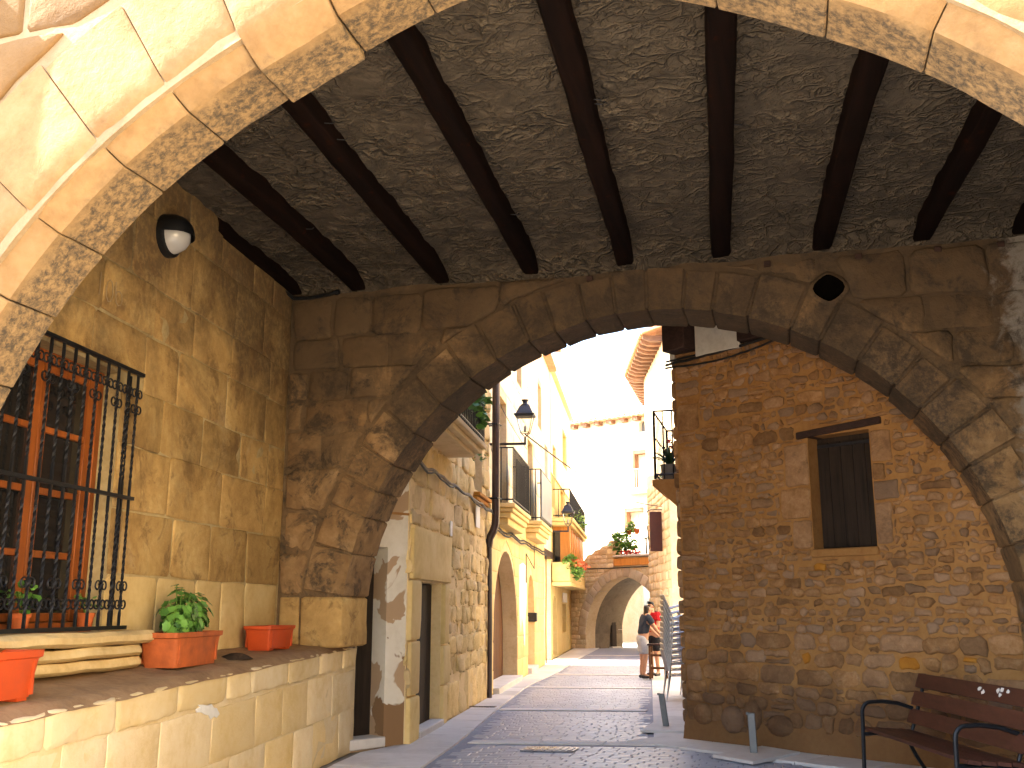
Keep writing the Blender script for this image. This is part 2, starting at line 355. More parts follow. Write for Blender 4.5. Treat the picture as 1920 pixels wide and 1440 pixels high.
c = b.mix(b.maprange(big, 0.4, 0.65, 0.0, 0.35), c, (0.105, 0.088, 0.064))
b.bump(b.math('ADD', b.math('MULTIPLY', ridge, 1.0), b.math('MULTIPLY', nn, 0.6)), 1.0, 0.06)
M['ceiling'] = b.done(c)

# ------------------------------------------------------------------ object helpers
def link(name, verts, faces, mat, parent=None, smooth=40):
    me = bpy.data.meshes.new(name)
    me.from_pydata(verts, [], faces)
    if smooth:
        me.shade_smooth()
        me.set_sharp_from_angle(angle=R(smooth))
    me.materials.append(mat)
    o = bpy.data.objects.new(name, me)
    COL.objects.link(o)
    if parent: o.parent = parent
    return o
def thing(name, label, cat, group=None, kind=None, loc=None):
    o = bpy.data.objects.new(name, None)
    COL.objects.link(o)
    o['label'] = label; o['category'] = cat
    if group: o['group'] = group
    if kind: o['kind'] = kind
    if loc: o.location = loc
    return o
def tag(o, label, cat, group=None, kind=None):
    o['label'] = label; o['category'] = cat
    if group: o['group'] = group
    if kind: o['kind'] = kind
    return o
def structure(name, label=None):
    o = bpy.data.objects.new(name, None); COL.objects.link(o); o['kind'] = 'structure'
    if label: o['label'] = label
    return o
class MB:
    """collects pieces into ONE mesh"""
    def __init__(self): self.v, self.f = [], []
    def add(self, v, f):
        k = len(self.v); self.v += [tuple(x) for x in v]; self.f += [tuple(i + k for i in q) for q in f]; return self
    def box(self, x0, x1, y0, y1, z0, z1, fn=None, bev=0.0):
        if bev:
            vs, fs = [], []
            lo = (x0, y0, z0); hi = (x1, y1, z1)
            bm = bmesh.new(); bmesh.ops.create_cube(bm, size=1)
            for q in bm.verts: q.co = Vector([(lo[i] + hi[i]) / 2 + q.co[i] * (hi[i] - lo[i]) for i in range(3)])
            bmesh.ops.bevel(bm, geom=bm.edges[:], offset=bev, segments=1, affect='EDGES')
            bm.verts.index_update()
            vs = [q.co.copy() for q in bm.verts]; fs = [[q.index for q in f.verts] for f in bm.faces]; bm.free()
        else:
            vs = [Vector(p) for p in ((x0, y0, z0), (x1, y0, z0), (x1, y1, z0), (x0, y1, z0), (x0, y0, z1), (x1, y0, z1), (x1, y1, z1), (x0, y1, z1))]
            fs = [(0, 3, 2, 1), (4, 5, 6, 7), (0, 1, 5, 4), (1, 2, 6, 5), (2, 3, 7, 6), (3, 0, 4, 7)]
        if fn: vs = [fn(p) for p in vs]
        return self.add(vs, fs)
    def tube(self, pts, r, n=8, closed=False, fn=None):
        pts = [Vector(p) for p in pts]
        if fn: pts = [fn(p) for p in pts]
        rs = r if isinstance(r, (list, tuple)) else [r] * len(pts)
        vs, fs = [], []
        m = len(pts)
        up = None
        for i, p in enumerate(pts):
            if closed: d = pts[(i + 1) % m] - pts[i - 1]
            else: d = pts[min(i + 1, m - 1)] - pts[max(i - 1, 0)]
            d.normalize()
            if up is None:
                up = d.orthogonal().normalized()
            up = (up - d * up.dot(d))
            if up.length < 1e-5: up = d.orthogonal()
            up.normalize(); s = d.cross(up)
            for k in range(n):
                a = 2 * math.pi * k / n
                vs.append(p + (up * math.cos(a) + s * math.sin(a)) * rs[i])
        for i in range(m if closed else m - 1):
            for k in range(n):
                a, c = i * n, ((i + 1) % m) * n
                fs.append((a + k, a + (k + 1) % n, c + (k + 1) % n, c + k))
        if not closed:
            fs.append(tuple(range(n - 1, -1, -1))); fs.append(tuple((m - 1) * n + k for k in range(n)))
        return self.add(vs, fs)
    def lathe(self, prof, c, n=16, fn=None, sx=1.0, sy=1.0, rot=0.0):
        vs, fs = [], []
        for r, z in prof:
            for k in range(n):
                a = rot + 2 * math.pi * k / n
                p = Vector((c[0] + r * math.cos(a) * sx, c[1] + r * math.sin(a) * sy, c[2] + z))
                vs.append(fn(p) if fn else p)
        for i in range(len(prof) - 1):
            for k in range(n):
                fs.append((i * n + k, i * n + (k + 1) % n, (i + 1) * n + (k + 1) % n, (i + 1) * n + k))
        fs.append(tuple(range(n - 1, -1, -1))); fs.append(tuple((len(prof) - 1) * n + k for k in range(n)))
        return self.add(vs, fs)
    def build(self, name, mat, parent=None, smooth=40):
        return link(name, self.v, self.f, mat, parent, smooth)

class Frame:
    """a wall's own axes: s along it, z up, h out of it"""
    def __init__(self, o, T, N):
        self.o, self.T, self.N = Vector((o[0], o[1], 0)), Vector((T[0], T[1], 0)), Vector((N[0], N[1], 0))
    def p(self, s, z, h=0.0):
        return self.o + self.T * s + self.N * h + Vector((0, 0, z))
    def box(self, v):            # maps box coordinates (s, h, z)
        return self.p(v[0], v[2], v[1])
def frame(o, ang, side):         # ang: degrees left of +Y; side: +1 normal to the right of T, -1 to its left
    a = R(ang)
    return Frame(o, (-math.sin(a), math.cos(a)), (side * math.cos(a), side * math.sin(a)))

def nz(p, f, k=0.0):
    return noise.noise(Vector((p[0] * f + k, p[1] * f + 3.1 * k, p[2] * f - k)))
def area(poly):
    return 0.5 * sum(poly[i - 1][0] * poly[i][1] - poly[i][0] * poly[i - 1][1] for i in range(len(poly)))
def cen(poly):
    return (sum(p[0] for p in poly) / len(poly), sum(p[1] for p in poly) / len(poly))
def clip(poly, nx, nzv, c):
    out = []
    for i in range(len(poly)):
        a, b_ = poly[i - 1], poly[i]
        da, db = a[0] * nx + a[1] * nzv - c, b_[0] * nx + b_[1] * nzv - c
        if (da >= 0) != (db >= 0):
            t = da / (da - db); out.append((a[0] + (b_[0] - a[0]) * t, a[1] + (b_[1] - a[1]) * t))
        if db >= 0: out.append(b_)
    return out
def clip_rect(poly, r):
    s0, s1, z0, z1 = r
    x0, x1 = min(p[0] for p in poly), max(p[0] for p in poly); y0, y1 = min(p[1] for p in poly), max(p[1] for p in poly)
    if x1 <= s0 or x0 >= s1 or y1 <= z0 or y0 >= z1: return poly
    best = []
    for q in ((-1, 0, -s0), (1, 0, s1), (0, -1, -z0), (0, 1, z1)):
        c = clip(poly, *q)
        if len(c) > 2 and (not best or abs(area(c)) > abs(area(best))): best = c
    return best
def clip_circle(poly, cx, cz, rr, zmin=-99):
    c = cen(poly)
    dx, dz = c[0] - cx, c[1] - cz
    if dz < 0 and c[1] < zmin: return clip_rect(poly, (cx - rr, cx + rr, -9, zmin))
    d = math.hypot(dx, dz) or 1e-6
    nx, n2 = dx / d, dz / d
    return clip(poly, nx, n2, nx * cx + n2 * cz + rr)
def rough_outline(poly, rng, gap, jit, corner, step):
    """shrinks, cuts the corners and roughens the outline of one stone"""
    c = cen(poly)
    wd = max(p[0] for p in poly) - min(p[0] for p in poly); ht = max(p[1] for p in poly) - min(p[1] for p in poly)
    sx, sz = max(0.3, 1 - gap / max(wd, 1e-3)), max(0.3, 1 - gap / max(ht, 1e-3))
    poly = [(c[0] + (p[0] - c[0]) * sx, c[1] + (p[1] - c[1]) * sz) for p in poly]
    m = min(wd, ht); cr = corner * m
    out = []
    n = len(poly)
    for i in range(n):
        a, b_, d = poly[i - 1], poly[i], poly[(i + 1) % n]
        la, lb = math.dist(a, b_), math.dist(b_, d)
        if la < 1e-4 or lb < 1e-4: continue
        ta, tb = min(0.4, cr / la * rng.uniform(0.6, 1.4)), min(0.4, cr / lb * rng.uniform(0.6, 1.4))
        out.append((b_[0] + (a[0] - b_[0]) * ta, b_[1] + (a[1] - b_[1]) * ta))
        e0 = (b_[0] + (d[0] - b_[0]) * tb, b_[1] + (d[1] - b_[1]) * tb)
        out.append(e0)
        tn = min(0.4, cr / lb)
        e1 = (d[0] + (b_[0] - d[0]) * tn, d[1] + (b_[1] - d[1]) * tn)
        k = int(math.dist(e0, e1) / step)
        for q in range(1, k + 1):
            t = q / (k + 1); out.append((e0[0] + (e1[0] - e0[0]) * t, e0[1] + (e1[1] - e0[1]) * t))
    return [(p[0] + rng.uniform(-jit, jit), p[1] + rng.uniform(-jit, jit)) for p in out]
def stone_mesh(out, fr, h0, h1, bev, amp=0.0, bulge=0.0, inner=True, seed=0):
    """one stone: rough outline pushed out of the wall, rounded at its edge, uneven on its face"""
    c = cen(out); n = len(out)
    rad = max(0.02, min(max(p[0] for p in out) - min(p[0] for p in out), max(p[1] for p in out) - min(p[1] for p in out)) / 2)
    k1 = max(0.4, 1 - bev / rad)
    rings = [(1.0, h0), (1.0, h1 - bev), (1 - (1 - k1) * 0.4, h1 - bev * 0.3), (k1, h1)]
    if inner: rings.append((k1 * 0.55, h1 + bulge * 0.7))
    vs, fs = [], []
    for i, (k, h) in enumerate(rings):
        for p in out:
            s, z = c[0] + (p[0] - c[0]) * k, c[1] + (p[1] - c[1]) * k
            dh = 0
            if amp and i > 0: dh = amp * (nz((s, z, seed), 2.3, seed) + 0.6 * nz((s, z, seed), 6.5, seed))
            vs.append(fr.p(s, z, h + dh))
    for i in range(len(rings) - 1):
        for q in range(n):
            fs.append((i * n + q, i * n + (q + 1) % n, (i + 1) * n + (q + 1) % n, (i + 1) * n + q))
    vs.append(fr.p(c[0], c[1], h1 + bulge + (amp * nz((c[0], c[1], seed), 2.3, seed) if amp else 0)))
    L = (len(rings) - 1) * n
    for q in range(n): fs.append((L + q, L + (q + 1) % n, len(vs) - 1))
    return vs, fs
def courses(s0, s1, z0, z1, rng, hz, ws, slope=0.0, wob=0.01):
    """rows of roughly squared stones as quads"""
    z = z0; rows = []
    while z < z1 - 0.03:
        h = rng.uniform(*hz)
        if z + h > z1 - 0.5 * hz[0]: h = z1 - z
        s = s0 - rng.uniform(0, ws[0])
        while s < s1:
            wd = rng.uniform(*ws)
            a, e = max(s, s0), min(s + wd, s1)
            if s1 - e < ws[0] * 0.4: e = s1
            if e - a > ws[0] * 0.3:
                j = lambda: rng.uniform(-wob, wob)
                rows.append([(a + j(), z + slope * a + j()), (e + j(), z + slope * e + j()), (e + j(), z + h + slope * e + j()), (a + j(), z + h + slope * a + j())])
            s = s + wd if e != s1 else s1
        z += h
    return rows
def dist_cam(p):
    return (p - Vector((0, 0, CAMZ))).length
def lay_stones(parent, fr, polys, mat, rng, name='stone', gap=0.02, jit=0.006, corner=0.12, step=0.25, h0=-0.03, h1=0.02, hv=0.015,
               bev=0.02, amp=0.008, bulge=0.0, clips=(), minarea=0.004, limit=300, inner=True, matfn=None):
    made = []
    for poly in polys:
        if area(poly) < 0: poly = poly[::-1]
        for cfn in clips:
            if len(poly) > 2: poly = cfn(poly)
        if len(poly) < 3 or abs(area(poly)) < minarea: continue
        out = rough_outline(poly, rng, gap, jit, corner, step)
        if len(out) < 4: continue
        v, f = stone_mesh(out, fr, h0, h1 + rng.uniform(-hv, hv), bev, amp, bulge, inner, rng.uniform(0, 90))
        made.append((dist_cam(v[-1]) / math.sqrt(abs(area(poly))), v, f, cen(poly)))
    made.sort(key=lambda q: q[0])
    rest = {}
    for i, (d, v, f, c) in enumerate(made):
        m = matfn(c, rng) if matfn else mat
        if i < limit: link(name, v, f, m, parent)
        else: rest.setdefault(m.name, (m, MB()))[1].add(v, f)
    for m, mb in rest.values():
        o = mb.build('small_stones', m, parent); o['kind'] = 'stuff'
    return len(made)
def slab(fr, outer, h0, h1, mat, name, parent, holes=()):
    """a flat wall of real thickness with openings cut through it"""
    polys = [outer] + [list(h) for h in holes]
    flat = [p for q in polys for p in q]
    tris = tessellate_polygon([[Vector((p[0], p[1], 0)) for p in q] for q in polys])
    n = len(flat)
    v = [fr.p(p[0], p[1], h1) for p in flat] + [fr.p(p[0], p[1], h0) for p in flat]
    f = []
    for t in tris:
        f.append(tuple(t)); f.append(tuple(i + n for i in reversed(t)))
    k = 0
    for q in polys:
        m = len(q)
        for i in range(m):
            a, b_ = k + i, k + (i + 1) % m
            f.append((a, b_, b_ + n, a + n))
        k += m
    me = bpy.data.meshes.new(name); me.from_pydata(v, [], f)
    bm = bmesh.new(); bm.from_mesh(me); bmesh.ops.recalc_face_normals(bm, faces=bm.faces[:]); bm.to_mesh(me); bm.free()
    me.materials.append(mat)
    o = bpy.data.objects.new(name, me); COL.objects.link(o)
    if parent: o.parent = parent
    return o
def arc(cx, cz, r, a0, a1, n):
    return [(cx + r * math.cos(R(a0 + (a1 - a0) * i / n)), cz + r * math.sin(R(a0 + (a1 - a0) * i / n))) for i in range(n + 1)]
def voussoir(cx, cz, sec, a0, a1, fr_y, mat, parent, gap=0.012, amp=0.012, n=4, name='voussoir', bev=0.02, dr=0.0, endk=0.93, rise=None):
    """one arch stone: the section (r, y) swept through its angle, with rounded ends"""
    rm = sum(q[0] for q in sec) / len(sec)
    g, bv = gap / rm / 2, bev / rm
    cs = (sum(q[0] for q in sec) / len(sec), sum(q[1] for q in sec) / len(sec))
    st = [(a0 + g, endk), (a0 + g + bv, 1.0)] + [(a0 + g + bv + (a1 - a0 - 2 * g - 2 * bv) * i / n, 1.0) for i in range(1, n)] + [(a1 - g - bv, 1.0), (a1 - g, endk)]
    seed = random.uniform(0, 80)
    vs, fs = [], []
    m = len(sec)
    for a, k in st:
        for r, y in sec:
            rr = cs[0] + (r - cs[0]) * (1 - (1 - k) * 0.8) + dr + (rise(math.degrees(a)) if rise else 0.0); yy = cs[1] + (y - cs[1]) * (1 - (1 - k) * 0.8)
            p = Vector((cx + rr * math.cos(a), yy, cz + rr * math.sin(a)))
            d = amp * (nz(p, 2.6, seed) + 0.7 * nz(p, 7.0, seed))
            vs.append(fr_y(Vector((cx + (rr + d) * math.cos(a), yy + d * 0.6, cz + (rr + d) * math.sin(a)))) if fr_y else Vector((cx + (rr + d) * math.cos(a), yy + d * 0.6, cz + (rr + d) * math.sin(a))))
    for i in range(len(st) - 1):
        for q in range(m):
            fs.append((i * m + q, (i + 1) * m + q, (i + 1) * m + (q + 1) % m, i * m + (q + 1) % m))
    fs.append(tuple(range(m))); fs.append(tuple((len(st) - 1) * m + q for q in range(m - 1, -1, -1)))
    me = bpy.data.meshes.new(name); me.from_pydata(vs, [], fs)
    bm = bmesh.new(); bm.from_mesh(me); bmesh.ops.recalc_face_normals(bm, faces=bm.faces[:]); bm.to_mesh(me); bm.free()
    me.shade_smooth(); me.set_sharp_from_angle(angle=R(38)); me.materials.append(mat)
    o = bpy.data.objects.new(name, me); COL.objects.link(o); o.parent = parent
    return o
def sec_sub(sec, step=0.14):
    out = []
    for i in range(len(sec)):
        a, b_ = sec[i], sec[(i + 1) % len(sec)]
        k = max(1, int(math.dist(a, b_) / step))
        out += [(a[0] + (b_[0] - a[0]) * q / k, a[1] + (b_[1] - a[1]) * q / k) for q in range(k)]
    return out

# ================================================================== GROUND
LW = Frame((-5.45, 10.36), (math.sin(R(6.5)), -math.cos(R(6.5))), (math.cos(R(6.5)), math.sin(R(6.5))))   # porch side wall, s towards the camera
SL = frame((-4.55, 12.3), 7.8, 1)                                   # houses on the street's left side
GWF = Frame((-1.31, 13.32), (math.sin(R(57.1)), -math.cos(R(57.1))), (-math.cos(R(57.1)), -math.sin(R(57.1))))  # gable of rubble house
A2 = Frame((0, 10.36), (1, 0), (0, -1))
A1 = Frame((0, 4.38), (1, 0), (0, -1))
TG = Vector((0.848, -0.530, 0)).normalized()
GA = Frame((-8.51, 41.52), (TG.x, TG.y), (-0.530, -0.848))
GB = Frame((-5.86, 45.76), (0.906, -0.423), (-0.423, -0.906))
FA = frame((-4.98, 38.33), 13.8, -1)                                # corner house, face towards the street (s away from the camera)
FB = frame((-4.98, 38.33), 1.5, -1)

g = MB().add([(-400, -400, -0.012), (400, -400, -0.012), (400, 600, -0.012), (-400, 600, -0.012)], [(0, 1, 2, 3)]).build('ground', M['ground'], None, 0)
g['kind'] = 'structure'

def road_left(y):
    pts = [(-30, -2.2), (4, -2.9), (12.25, -3.95), (16.07, -4.57), (21.4, -5.38), (25.9, -5.75), (33, -6.6), (60, -9.5)]
    for (a, xa), (b_, xb) in zip(pts, pts[1:]):
        if y <= b_: return xa + (xb - xa) * (y - a) / (b_ - a)
    return pts[-1][1]
def road_right(y):
    if y < 12.75: return -1.70 + (12.75 - y) * 1.35
    return -0.131 * y
road = structure('road')
bed = []
ys = [4.0 + i for i in range(42)]
bv = [(road_left(y) - 0.02, y, 0.000) for y in ys] + [(min(road_right(y), 3.4) + 0.02, y, 0.000) for y in ys]
k = len(ys)
link('road_bed', bv, [(i, i + k, i + k + 1, i + 1) for i in range(k - 1)], M['sett_joint'], road, 0)
bands = [12.4, 16.55, 21.25, 25.5, 30.2, 36.0]
rng = random.Random(5)
def sett_mesh(x0, x1, y0, y1, z):
    b_ = 0.007
    v = [(x0, y0, 0), (x1, y0, 0), (x1, y1, 0), (x0, y1, 0), (x0 + b_, y0 + b_, z), (x1 - b_, y0 + b_, z + rng.uniform(-.0012, .0012)), (x1 - b_, y1 - b_, z), (x0 + b_, y1 - b_, z + rng.uniform(-.0012, .0012))]
    sh = [(p[0], p[1] + 0.17 * (p[0] + 3.0), p[2]) for p in v]      # courses lie a little askew, like the bands
    return sh, [(0, 1, 5, 4), (1, 2, 6, 5), (2, 3, 7, 6), (3, 0, 4, 7), (4, 5, 6, 7)]
setts = []
y = 9.4
row = 0
while y < 33.0:
    ry = 0.125 if y < 22 else 0.16
    if any(b_ - 0.02 < y + ry and y < b_ + 0.30 for b_ in bands):
        y = [b_ for b_ in bands if b_ - 0.02 < y + ry and y < b_ + 0.30][0] + 0.30
    x = -9.0 + (row % 2) * 0.11
    while x < 3.0:
        wd = rng.uniform(0.19, 0.25)
        yy = y + 0.17 * (x + wd / 2 + 3.0)
        if x > road_left(yy) and x + wd < min(road_right(yy), 3.4):
            setts.append((math.hypot(x, yy) + (0 if yy > 10.3 and x < 0.6 and x > -4.6 else 50), *sett_mesh(x + 0.006, x + wd - 0.006, y + 0.006, y + ry - 0.006, 0.006 + rng.uniform(-0.0006, 0.0006))))
        x += wd
    y += ry; row += 1
setts.sort(key=lambda q: q[0])
mb = MB()
for i, (d, v, f) in enumerate(setts):
    if i < 300: link('sett', v, f, M['sett'], road, 0)
    else: mb.add(v, f)
o = mb.build('small_setts', M['sett'], road, 0); o['kind'] = 'stuff'
for b_ in bands:                                                   # pale stone bands across the road
    x = -9.0
    while x < 2.0:
        wd = rng.uniform(0.7, 0.95)
        yy = b_ + 0.05 + 0.17 * (x + wd / 2 + 3.0)
        x0, x1 = max(x, road_left(yy) + 0.02), min(x + wd, min(road_right(yy), 3.4) - 0.02)
        if x1 - x0 > 0.1:
            mb = MB().box(x0 + 0.005, x1 - 0.005, b_ + 0.02, b_ + 0.27, 0.0, 0.019, lambda p: Vector((p[0], p[1] + 0.17 * (p[0] + 3.0), p[2])), 0.006)
            mb.build('band_stone', M['slab'], road, 0)
        x += wd
# pavements: flagstones laid in rows
pav = structure('pavement')
def flag(poly, z=0.022):
    c = cen(poly); n = len(poly)
    v = [(p[0], p[1], -0.01) for p in poly] + [(p[0], p[1], z - 0.005) for p in poly] + [(c[0] + (p[0] - c[0]) * 0.985, c[1] + (p[1] - c[1]) * 0.985, z) for p in poly]
    f = [(i, (i + 1) % n, n + (i + 1) % n, n + i) for i in range(n)] + [(n + i, n + (i + 1) % n, 2 * n + (i + 1) % n, 2 * n + i) for i in range(n)] + [tuple(2 * n + i for i in range(n))]
    link('paving_slab', v, f, M['slab'], pav, 0)
y = 8.6
while y < 41:
    dy = rng.uniform(0.75, 1.0) * (1 if y < 20 else 1.5)
    y1 = y + dy - 0.012
    def fac(yy): return (-4.55 - (yy - 12.3) * 0.137 + 0.02) if yy > 12.6 else (-4.52 if yy > 11.2 else -4.75 + (11.2 - yy) * 0.1)
    L0, L1, r0, r1 = fac(y), fac(y1), road_left(y) - 0.012, road_left(y1) - 0.012
    nn_ = 2 if (r0 - L0) > 1.0 else 1
    for q in range(nn_):
        t0, t1 = q / nn_, (q + 1) / nn_
        e = 0.006 if nn_ > 1 else 0
        flag([(L0 + (r0 - L0) * t0 + e, y), (L0 + (r0 - L0) * t1 - e, y), (L1 + (r1 - L1) * t1 - e, y1), (L1 + (r1 - L1) * t0 + e, y1)], 0.022 + rng.uniform(-.003, .003))
    y += dy
y = 13.0
while y < 36:
    dy = rng.uniform(0.9, 1.2) * (1 if y < 20 else 1.4); y1 = y + dy - 0.012
    flag([(road_right(y) + 0.012, y), (-1.27, y), (-1.27, y1), (road_right(y1) + 0.012, y1)], 0.022 + rng.uniform(-.003, .003))
    y += dy
for i in range(7):                                                 # strip along the gable
    s0, s1 = -0.35 + i * 0.78, -0.35 + (i + 1) * 0.78 - 0.012
    q = [GWF.p(s0, 0, 0.02), GWF.p(s1, 0, 0.02), GWF.p(s1, 0, 0.74), GWF.p(s0, 0, 0.74)]
    flag([(p.x, p.y) for p in q][::-1], 0.028 + rng.uniform(-.002, .002))
for nm, bx, lb in (('inner', None, None),):
    pass
# bare light ground of the square beyond the gate
o = MB().add([(-30, 44.5, 0.004), (2, 44.5, 0.004), (2, 90, 0.004), (-40, 90, 0.004)], [(0, 1, 2, 3)]).build('square_paving', M['slab'], None, 0)
o['kind'] = 'structure'

sq = thing('square_bounce_house', 'unseen cream house added right of the square to bounce warm light into the porch', 'house')
MB().box(8.0, 15.0, -14.0, 3.8, 0.0, 9.0).build('wall', M['cream_wall'], sq, 0)  # unseen block added so its sunlit face lights the porch wall
MB().box(7.6, 15.4, -14.4, 4.2, 9.01, 9.2).build('roof', M['tile'], sq, 0)

# ================================================================== REAR ARCH (between porch and street)
CX2, CZ2, R2 = -1.274, 1.262, 3.425
rear = thing('rear_archway', 'dark weathered stone arch at the far end of the porch, framing the street', 'archway')
outl = [(-6.1, 0.0), (-4.92, 0.0), (-4.92, 1.2), (CX2 - R2 - 0.03, 1.2), (CX2 - R2 - 0.03, CZ2)] + arc(CX2, CZ2, R2 + 0.03, 180, 0, 40)[1:] + [(CX2 + R2 + 0.03, 0.0), (4.2, 0.0), (4.2, 5.6), (-6.1, 5.6)]
slab(A2, outl, -0.66, -0.012, M['rear_mortar'], 'mortar_core', rear)
rng = random.Random(21)
a = -14.0
while a < 190:
    da = rng.uniform(5.0, 7.6)
    if a + da > 165: da = 172.3 - a
    ro = R2 + rng.uniform(0.40, 0.50)
    sec = sec_sub([(R2, 10.36), (R2, 11.04), (ro, 11.04), (ro, 10.345)], 0.2)
    if a > 171: break
    voussoir(CX2, CZ2, sec, R(a), R(a + da), None, M['rear'], rear, gap=rng.uniform(0.008, 0.018), amp=0.014, n=4, bev=0.018, dr=rng.uniform(-0.006, 0.006))
    a += da
polys = courses(-5.43, 4.0, 1.72, 5.12, rng, (0.30, 0.48), (0.45, 1.0), 0.0, 0.02)
lay_stones(rear, A2, polys, M['rear'], rng, gap=0.022, jit=0.014, corner=0.10, step=0.16, h0=-0.05, h1=0.012, hv=0.022, bev=0.024, amp=0.028, bulge=0.01,
           clips=[lambda p: clip_circle(p, CX2, CZ2, R2 + 0.50, -50), lambda p: clip_circle(p, 0.33 + 0.24, 4.76, 0.17)], minarea=0.015)
polys = courses(-5.43, CX2 - R2 + 0.05, 1.17, 1.72, rng, (0.55, 0.62), (0.26, 0.5), 0.0, 0.01)
lay_stones(rear, A2, polys, M['side'], rng, name='impost_stone', gap=0.014, jit=0.006, corner=0.06, step=0.14, h0=-0.66, h1=0.02, hv=0.01, bev=0.025, amp=0.012)
polys = courses(2.2, 4.0, 0.0, 1.72, rng, (0.35, 0.5), (0.5, 0.9), 0.0, 0.01)
lay_stones(rear, A2, polys, M['rear'], rng, gap=0.02, jit=0.01, corner=0.08, step=0.2, amp=0.02)
# putlog hole: worn lip round a flat black disc painted as its depth
mb = MB(); ring = []
for i in range(18):
    t = 2 * math.pi * i / 18; ring.append((0.56 + 0.145 * math.cos(t) + 0.02 * math.cos(3 * t), 4.77 + 0.15 * math.sin(t)))
v, f = [], []
for k_, h in ((1.22, 0.015), (1.05, 0.042), (0.95, 0.046), (0.86, 0.036)):
    for p in ring: v.append(A2.p(0.56 + (p[0] - 0.56) * k_, 4.77 + (p[1] - 4.77) * k_, h))
for r_ in range(3):
    for i in range(18): f.append((r_ * 18 + i, r_ * 18 + (i + 1) % 18, (r_ + 1) * 18 + (i + 1) % 18, (r_ + 1) * 18 + i))
f.append(tuple(54 + i for i in range(18)))
po = link('putlog_hole', v, f[:36] , M['rear'], rear)
link('hole_dark', v, f[36:], M['hole_black'], po)
for x in (-0.03, 0.87, 1.62, -1.9, 2.2):
    MB().box(x - 0.035, x + 0.035, 10.335, 10.40, 5.06, 5.12, None, 0.006).build('brick_end', M['lintel'], rear)

# ================================================================== FRONT ARCH
CX1, CZ1, R1 = -1.23, 1.25, 3.54
def crown1(q): return 0.21 * math.exp(-((q - 91) / 14) ** 2)           # the arch rises a little at its crown
front = thing('front_archway', 'cream sandstone arch of the porch nearest the viewer, its underside stained black', 'archway')
outl = [(-9.0, 0.0), (CX1 - R1 - 0.03, 0.0), (CX1 - R1 - 0.03, CZ1)] + [(CX1 + (R1 + 0.10 + crown1(q)) * math.cos(R(q)), CZ1 + (R1 + 0.10 + crown1(q)) * math.sin(R(q))) for q in range(180, -1, -4)] + [(CX1 + R1 + 0.03, 0.0), (6.0, 0.0), (6.0, 10.5), (-9.0, 10.5)]
slab(A1, outl, -0.51, -0.012, M['mortar_pale'], 'mortar_core', front)
rng = random.Random(4)
a = -2.0
while a < 182:
    da = rng.uniform(7.0, 9.6)
    ro = R1 + 0.76 + rng.uniform(-0.05, 0.05)
    sec = sec_sub([(R1, 4.52), (R1, 4.90), (R1 + 0.4, 4.90), (ro, 4.6), (ro, 4.37), (R1 + 0.20, 4.37), (R1 + 0.155, 4.385), (R1 + 0.06, 4.45)], 0.10)
    voussoir(CX1, CZ1, sec, R(a), R(a + da), None, M['arch_ring'], front, gap=rng.uniform(0.004, 0.012), amp=0.014, n=8, bev=0.008, endk=0.975,
             rise=crown1, dr=(-0.04 if 108 < a + da / 2 < 117 else rng.uniform(-0.003, 0.003)))
    a += da
polys = courses(-8.8, 5.8, 0.0, 8.1, rng, (0.42, 0.55), (0.7, 1.4), 0.0, 0.015)
lay_stones(front, A1, polys, M['arch_cream'], rng, gap=0.022, jit=0.010, corner=0.06, step=0.16, h0=-0.05, h1=0.0, hv=0.012, bev=0.018, amp=0.016,
           clips=[lambda p: clip_circle(p, CX1, CZ1, R1 + 0.84, 1.0)], minarea=0.13)

# ================================================================== PORCH SIDE WALL WITH GRILLED WINDOW
side = thing('porch_side_wall', 'ochre ashlar wall on the left of the porch with a grilled window', 'wall')
WS0, WS1, WZ0, WZ1 = 3.58, 5.1, 1.42, 3.43
slab(LW, [(-0.02, 0.0), (6.2, 0.0), (6.2, 5.6), (-0.02, 5.6)], -0.5, -0.008, M['side_mortar'], 'mortar_core', side, [[(WS0, WZ0), (WS0, WZ1), (WS1, WZ1), (WS1, WZ0)]])
rng = random.Random(8)
polys = courses(0.0, 6.0, 1.12, 1.85, rng, (0.62, 0.73), (0.5, 0.95), 0.0, 0.01)
lay_stones(side, LW, polys, M['side_pale'], rng, gap=0.012, jit=0.006, corner=0.05, step=0.22, h0=-0.03, h1=0.004, hv=0.006, bev=0.010, amp=0.010, clips=[lambda p: clip_rect(p, (WS0 - 0.02, WS1 + 0.02, WZ0 - 0.18, WZ1 + 0.02))], minarea=0.02)
polys = courses(0.0, 6.0, 1.85, 5.4, rng, (0.42, 0.62), (0.5, 1.15), 0.0, 0.012)
lay_stones(side, LW, polys, M['side'], rng, gap=0.012, jit=0.006, corner=0.05, step=0.22, h0=-0.03, h1=0.004, hv=0.006, bev=0.010, amp=0.010, clips=[lambda p: clip_rect(p, (WS0 - 0.02, WS1 + 0.02, WZ0 - 0.05, WZ1 + 0.02))], minarea=0.02)
# scratched numerals high on the wall
mb = MB()
for q in ([(4.02, 3.95), (4.02, 4.13)], [(3.88 + 0.05 * math.cos(t * 0.7), 4.02 + 0.09 * math.sin(t * 0.7)) for t in range(10)], [(3.74 + 0.05 * math.cos(t * 0.8), 4.0 + 0.06 * math.sin(t * 0.8)) for t in range(9)] + [(3.80, 4.12)]):
    mb.tube([LW.p(s, z, 0.012) for s, z in q], 0.004, 5)
mb.build('scratched_mark', M['mortar_pale'], side)
